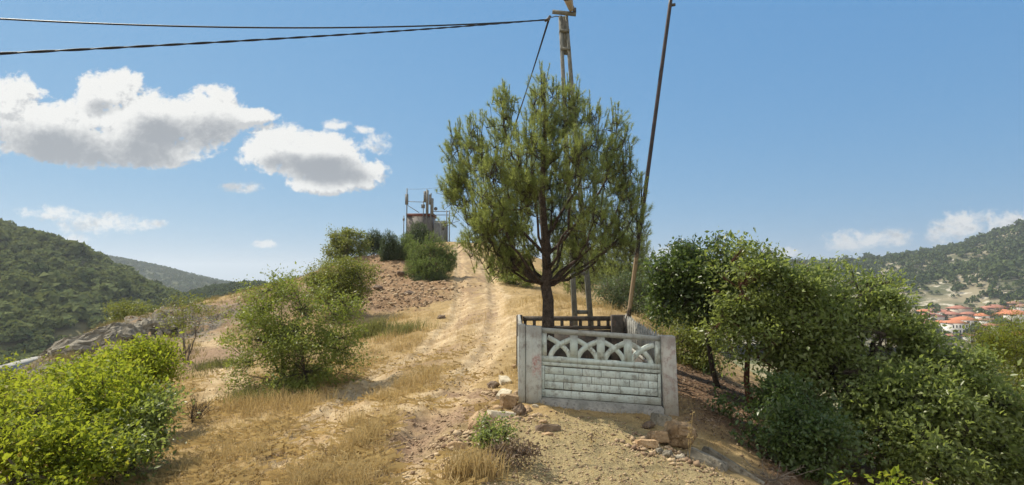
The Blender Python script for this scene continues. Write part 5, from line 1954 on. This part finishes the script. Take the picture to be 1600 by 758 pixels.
def cloud(du, dv):
    Uc = math_n(nt, 'ADD', U, du / 900)
    Vc = math_n(nt, 'ADD', Vv, dv / 900)
    cb = nt.nodes.new("ShaderNodeCombineXYZ")
    nt.links.new(Uc, cb.inputs[0])
    nt.links.new(math_n(nt, 'MULTIPLY', Vc, 1.2), cb.inputs[1])
    v = cb.outputs[0]
    nb = math_n(nt, 'ADD', math_n(nt, 'MULTIPLY', wnoise(v, 13, 7, .64, 0, .25), 4.2), math_n(nt, 'MULTIPLY', wnoise(v, 70, 3, .65, 2.2, .2), 1.2))
    ns = math_n(nt, 'ADD', math_n(nt, 'MULTIPLY', wnoise(v, 34, 6, .64, 4.1, .3), 4.0), math_n(nt, 'MULTIPLY', wnoise(v, 120, 2, .6, 1.2, .2), 1.2))
    fb = math_n(nt, 'ADD', math_n(nt, 'MULTIPLY', ellipses(BIG, Uc, Vc, 1.16, .4), 1.35), nb)
    fs = math_n(nt, 'ADD', math_n(nt, 'MULTIPLY', ellipses(SMALL, Uc, Vc, 1.5, .3), 1.0), ns)
    return fb, fs


fb, fs = cloud(0, 0)
ab = ramp(nt, fb, (.0, .62))
as_ = ramp(nt, fs, (-.1, 1.3))
alpha = math_n(nt, 'MAXIMUM', ab, math_n(nt, 'MULTIPLY', as_, .93))
alpha = math_n(nt, 'MULTIPLY', alpha, ramp(nt, sep.outputs[1], (.05, .15)))
# light comes from the upper left behind: what lies deep behind more cloud is grey
fb2, fs2 = cloud(-9, 13)
fb3, fs3 = cloud(-22, 34)
HEART = [(60, 232, 140, 32), (190, 245, 100, 28), (285, 212, 82, 32), (150, 168, 32, 12), (500, 265, 78, 20), (545, 275, 42, 14), (440, 255, 40, 14), (-60, 225, 80, 30)]
heart = ellipses(HEART, U, Vv, 1.25, .4)
deep = math_n(nt, 'ADD', math_n(nt, 'MULTIPLY', fb2, .45), math_n(nt, 'MULTIPLY', fb3, .35))
shade = ramp(nt, math_n(nt, 'ADD', deep, math_n(nt, 'MULTIPLY', heart, .75)), (.4, 1.8))
relief = ramp(nt, math_n(nt, 'SUBTRACT', fb2, fb), (-.05, .75))
shade = math_n(nt, 'MAXIMUM', shade, math_n(nt, 'MULTIPLY', relief, .6))
shade_s = ramp(nt, fs2, (.9, 2.6), )
shade = math_n(nt, 'MAXIMUM', shade, math_n(nt, 'MULTIPLY', math_n(nt, 'MULTIPLY', shade_s, as_), .3))
WB = 4.5
ccol = mixc(nt, shade, (WB, WB * .995, WB * .96), (WB * .36, WB * .385, WB * .42))
sv = nt.nodes.new("ShaderNodeCombineXYZ")
nt.links.new(sep.outputs[0], sv.inputs[0])
nt.links.new(sep.outputs[1], sv.inputs[1])
nt.links.new(math_n(nt, 'MAXIMUM', sep.outputs[2], .012), sv.inputs[2])
nt.links.new(sv.outputs[0], sky.inputs[0])
sc_ = nt.nodes.new("ShaderNodeSeparateColor")
nt.links.new(sky.outputs[0], sc_.inputs[0])
cc_ = nt.nodes.new("ShaderNodeCombineColor")
for k_, (ref, val, ex) in enumerate(((2.1, .76, .56), (2.6, 1.68, .34), (4.2, 3.1, .16))):
    nt.links.new(math_n(nt, 'MULTIPLY', math_n(nt, 'POWER', math_n(nt, 'DIVIDE', sc_.outputs[k_], ref), ex), val), cc_.inputs[k_])
skyt = cc_.outputs[0]
skyc = mixc(nt, alpha, skyt, ccol)
# unseen bright cumulus behind the camera and overhead, added as fill light
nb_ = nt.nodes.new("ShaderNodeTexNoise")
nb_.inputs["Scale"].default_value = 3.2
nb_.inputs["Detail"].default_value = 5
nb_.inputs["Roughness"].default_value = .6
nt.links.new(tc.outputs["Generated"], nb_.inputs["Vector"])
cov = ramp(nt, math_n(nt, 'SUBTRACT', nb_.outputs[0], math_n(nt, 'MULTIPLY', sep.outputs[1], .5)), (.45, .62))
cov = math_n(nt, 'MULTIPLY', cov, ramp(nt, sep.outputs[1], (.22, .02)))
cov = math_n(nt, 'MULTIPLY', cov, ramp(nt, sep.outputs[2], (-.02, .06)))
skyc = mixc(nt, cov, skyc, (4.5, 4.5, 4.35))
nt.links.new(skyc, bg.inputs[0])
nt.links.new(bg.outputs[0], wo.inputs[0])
w.cycles.sampling_method = 'MANUAL'
w.cycles.sample_map_resolution = 256

# ------------------------------------------------------------------ haze
hz = G().box(-9600, 9600, -9600, 9600, -720, 190).build('haze', None)
m, hn, out = new_mat('haze_air')
vol = hn.nodes.new("ShaderNodeVolumePrincipled")
vol.inputs["Color"].default_value = (.82, .90, 1, 1)
vol.inputs["Density"].default_value = HAZE
vol.inputs["Anisotropy"].default_value = .25
hn.links.new(vol.outputs[0], out.inputs["Volume"])
hz.data.materials.append(m)
tag(hz, kind='stuff')

# ------------------------------------------------------------------ render settings
SC.view_settings.view_transform = 'Standard'
SC.view_settings.look = 'None'
SC.view_settings.gamma = 1
SC.view_settings.use_curve_mapping = False
SC.view_settings.exposure = 0.74
SC.render.engine = 'CYCLES'
cy = SC.cycles
cy.max_bounces = 6
cy.diffuse_bounces = 3
cy.glossy_bounces = 2
cy.transmission_bounces = 4
cy.transparent_max_bounces = 4
cy.sample_clamp_indirect = 4
cy.use_denoising = True
cy.denoiser = 'OPENIMAGEDENOISE'
cy.denoising_input_passes = 'RGB_ALBEDO_NORMAL'
cy.denoising_prefilter = 'FAST'
SC.render.filter_size = 1.3
cy.caustics_reflective = False
cy.caustics_refractive = False
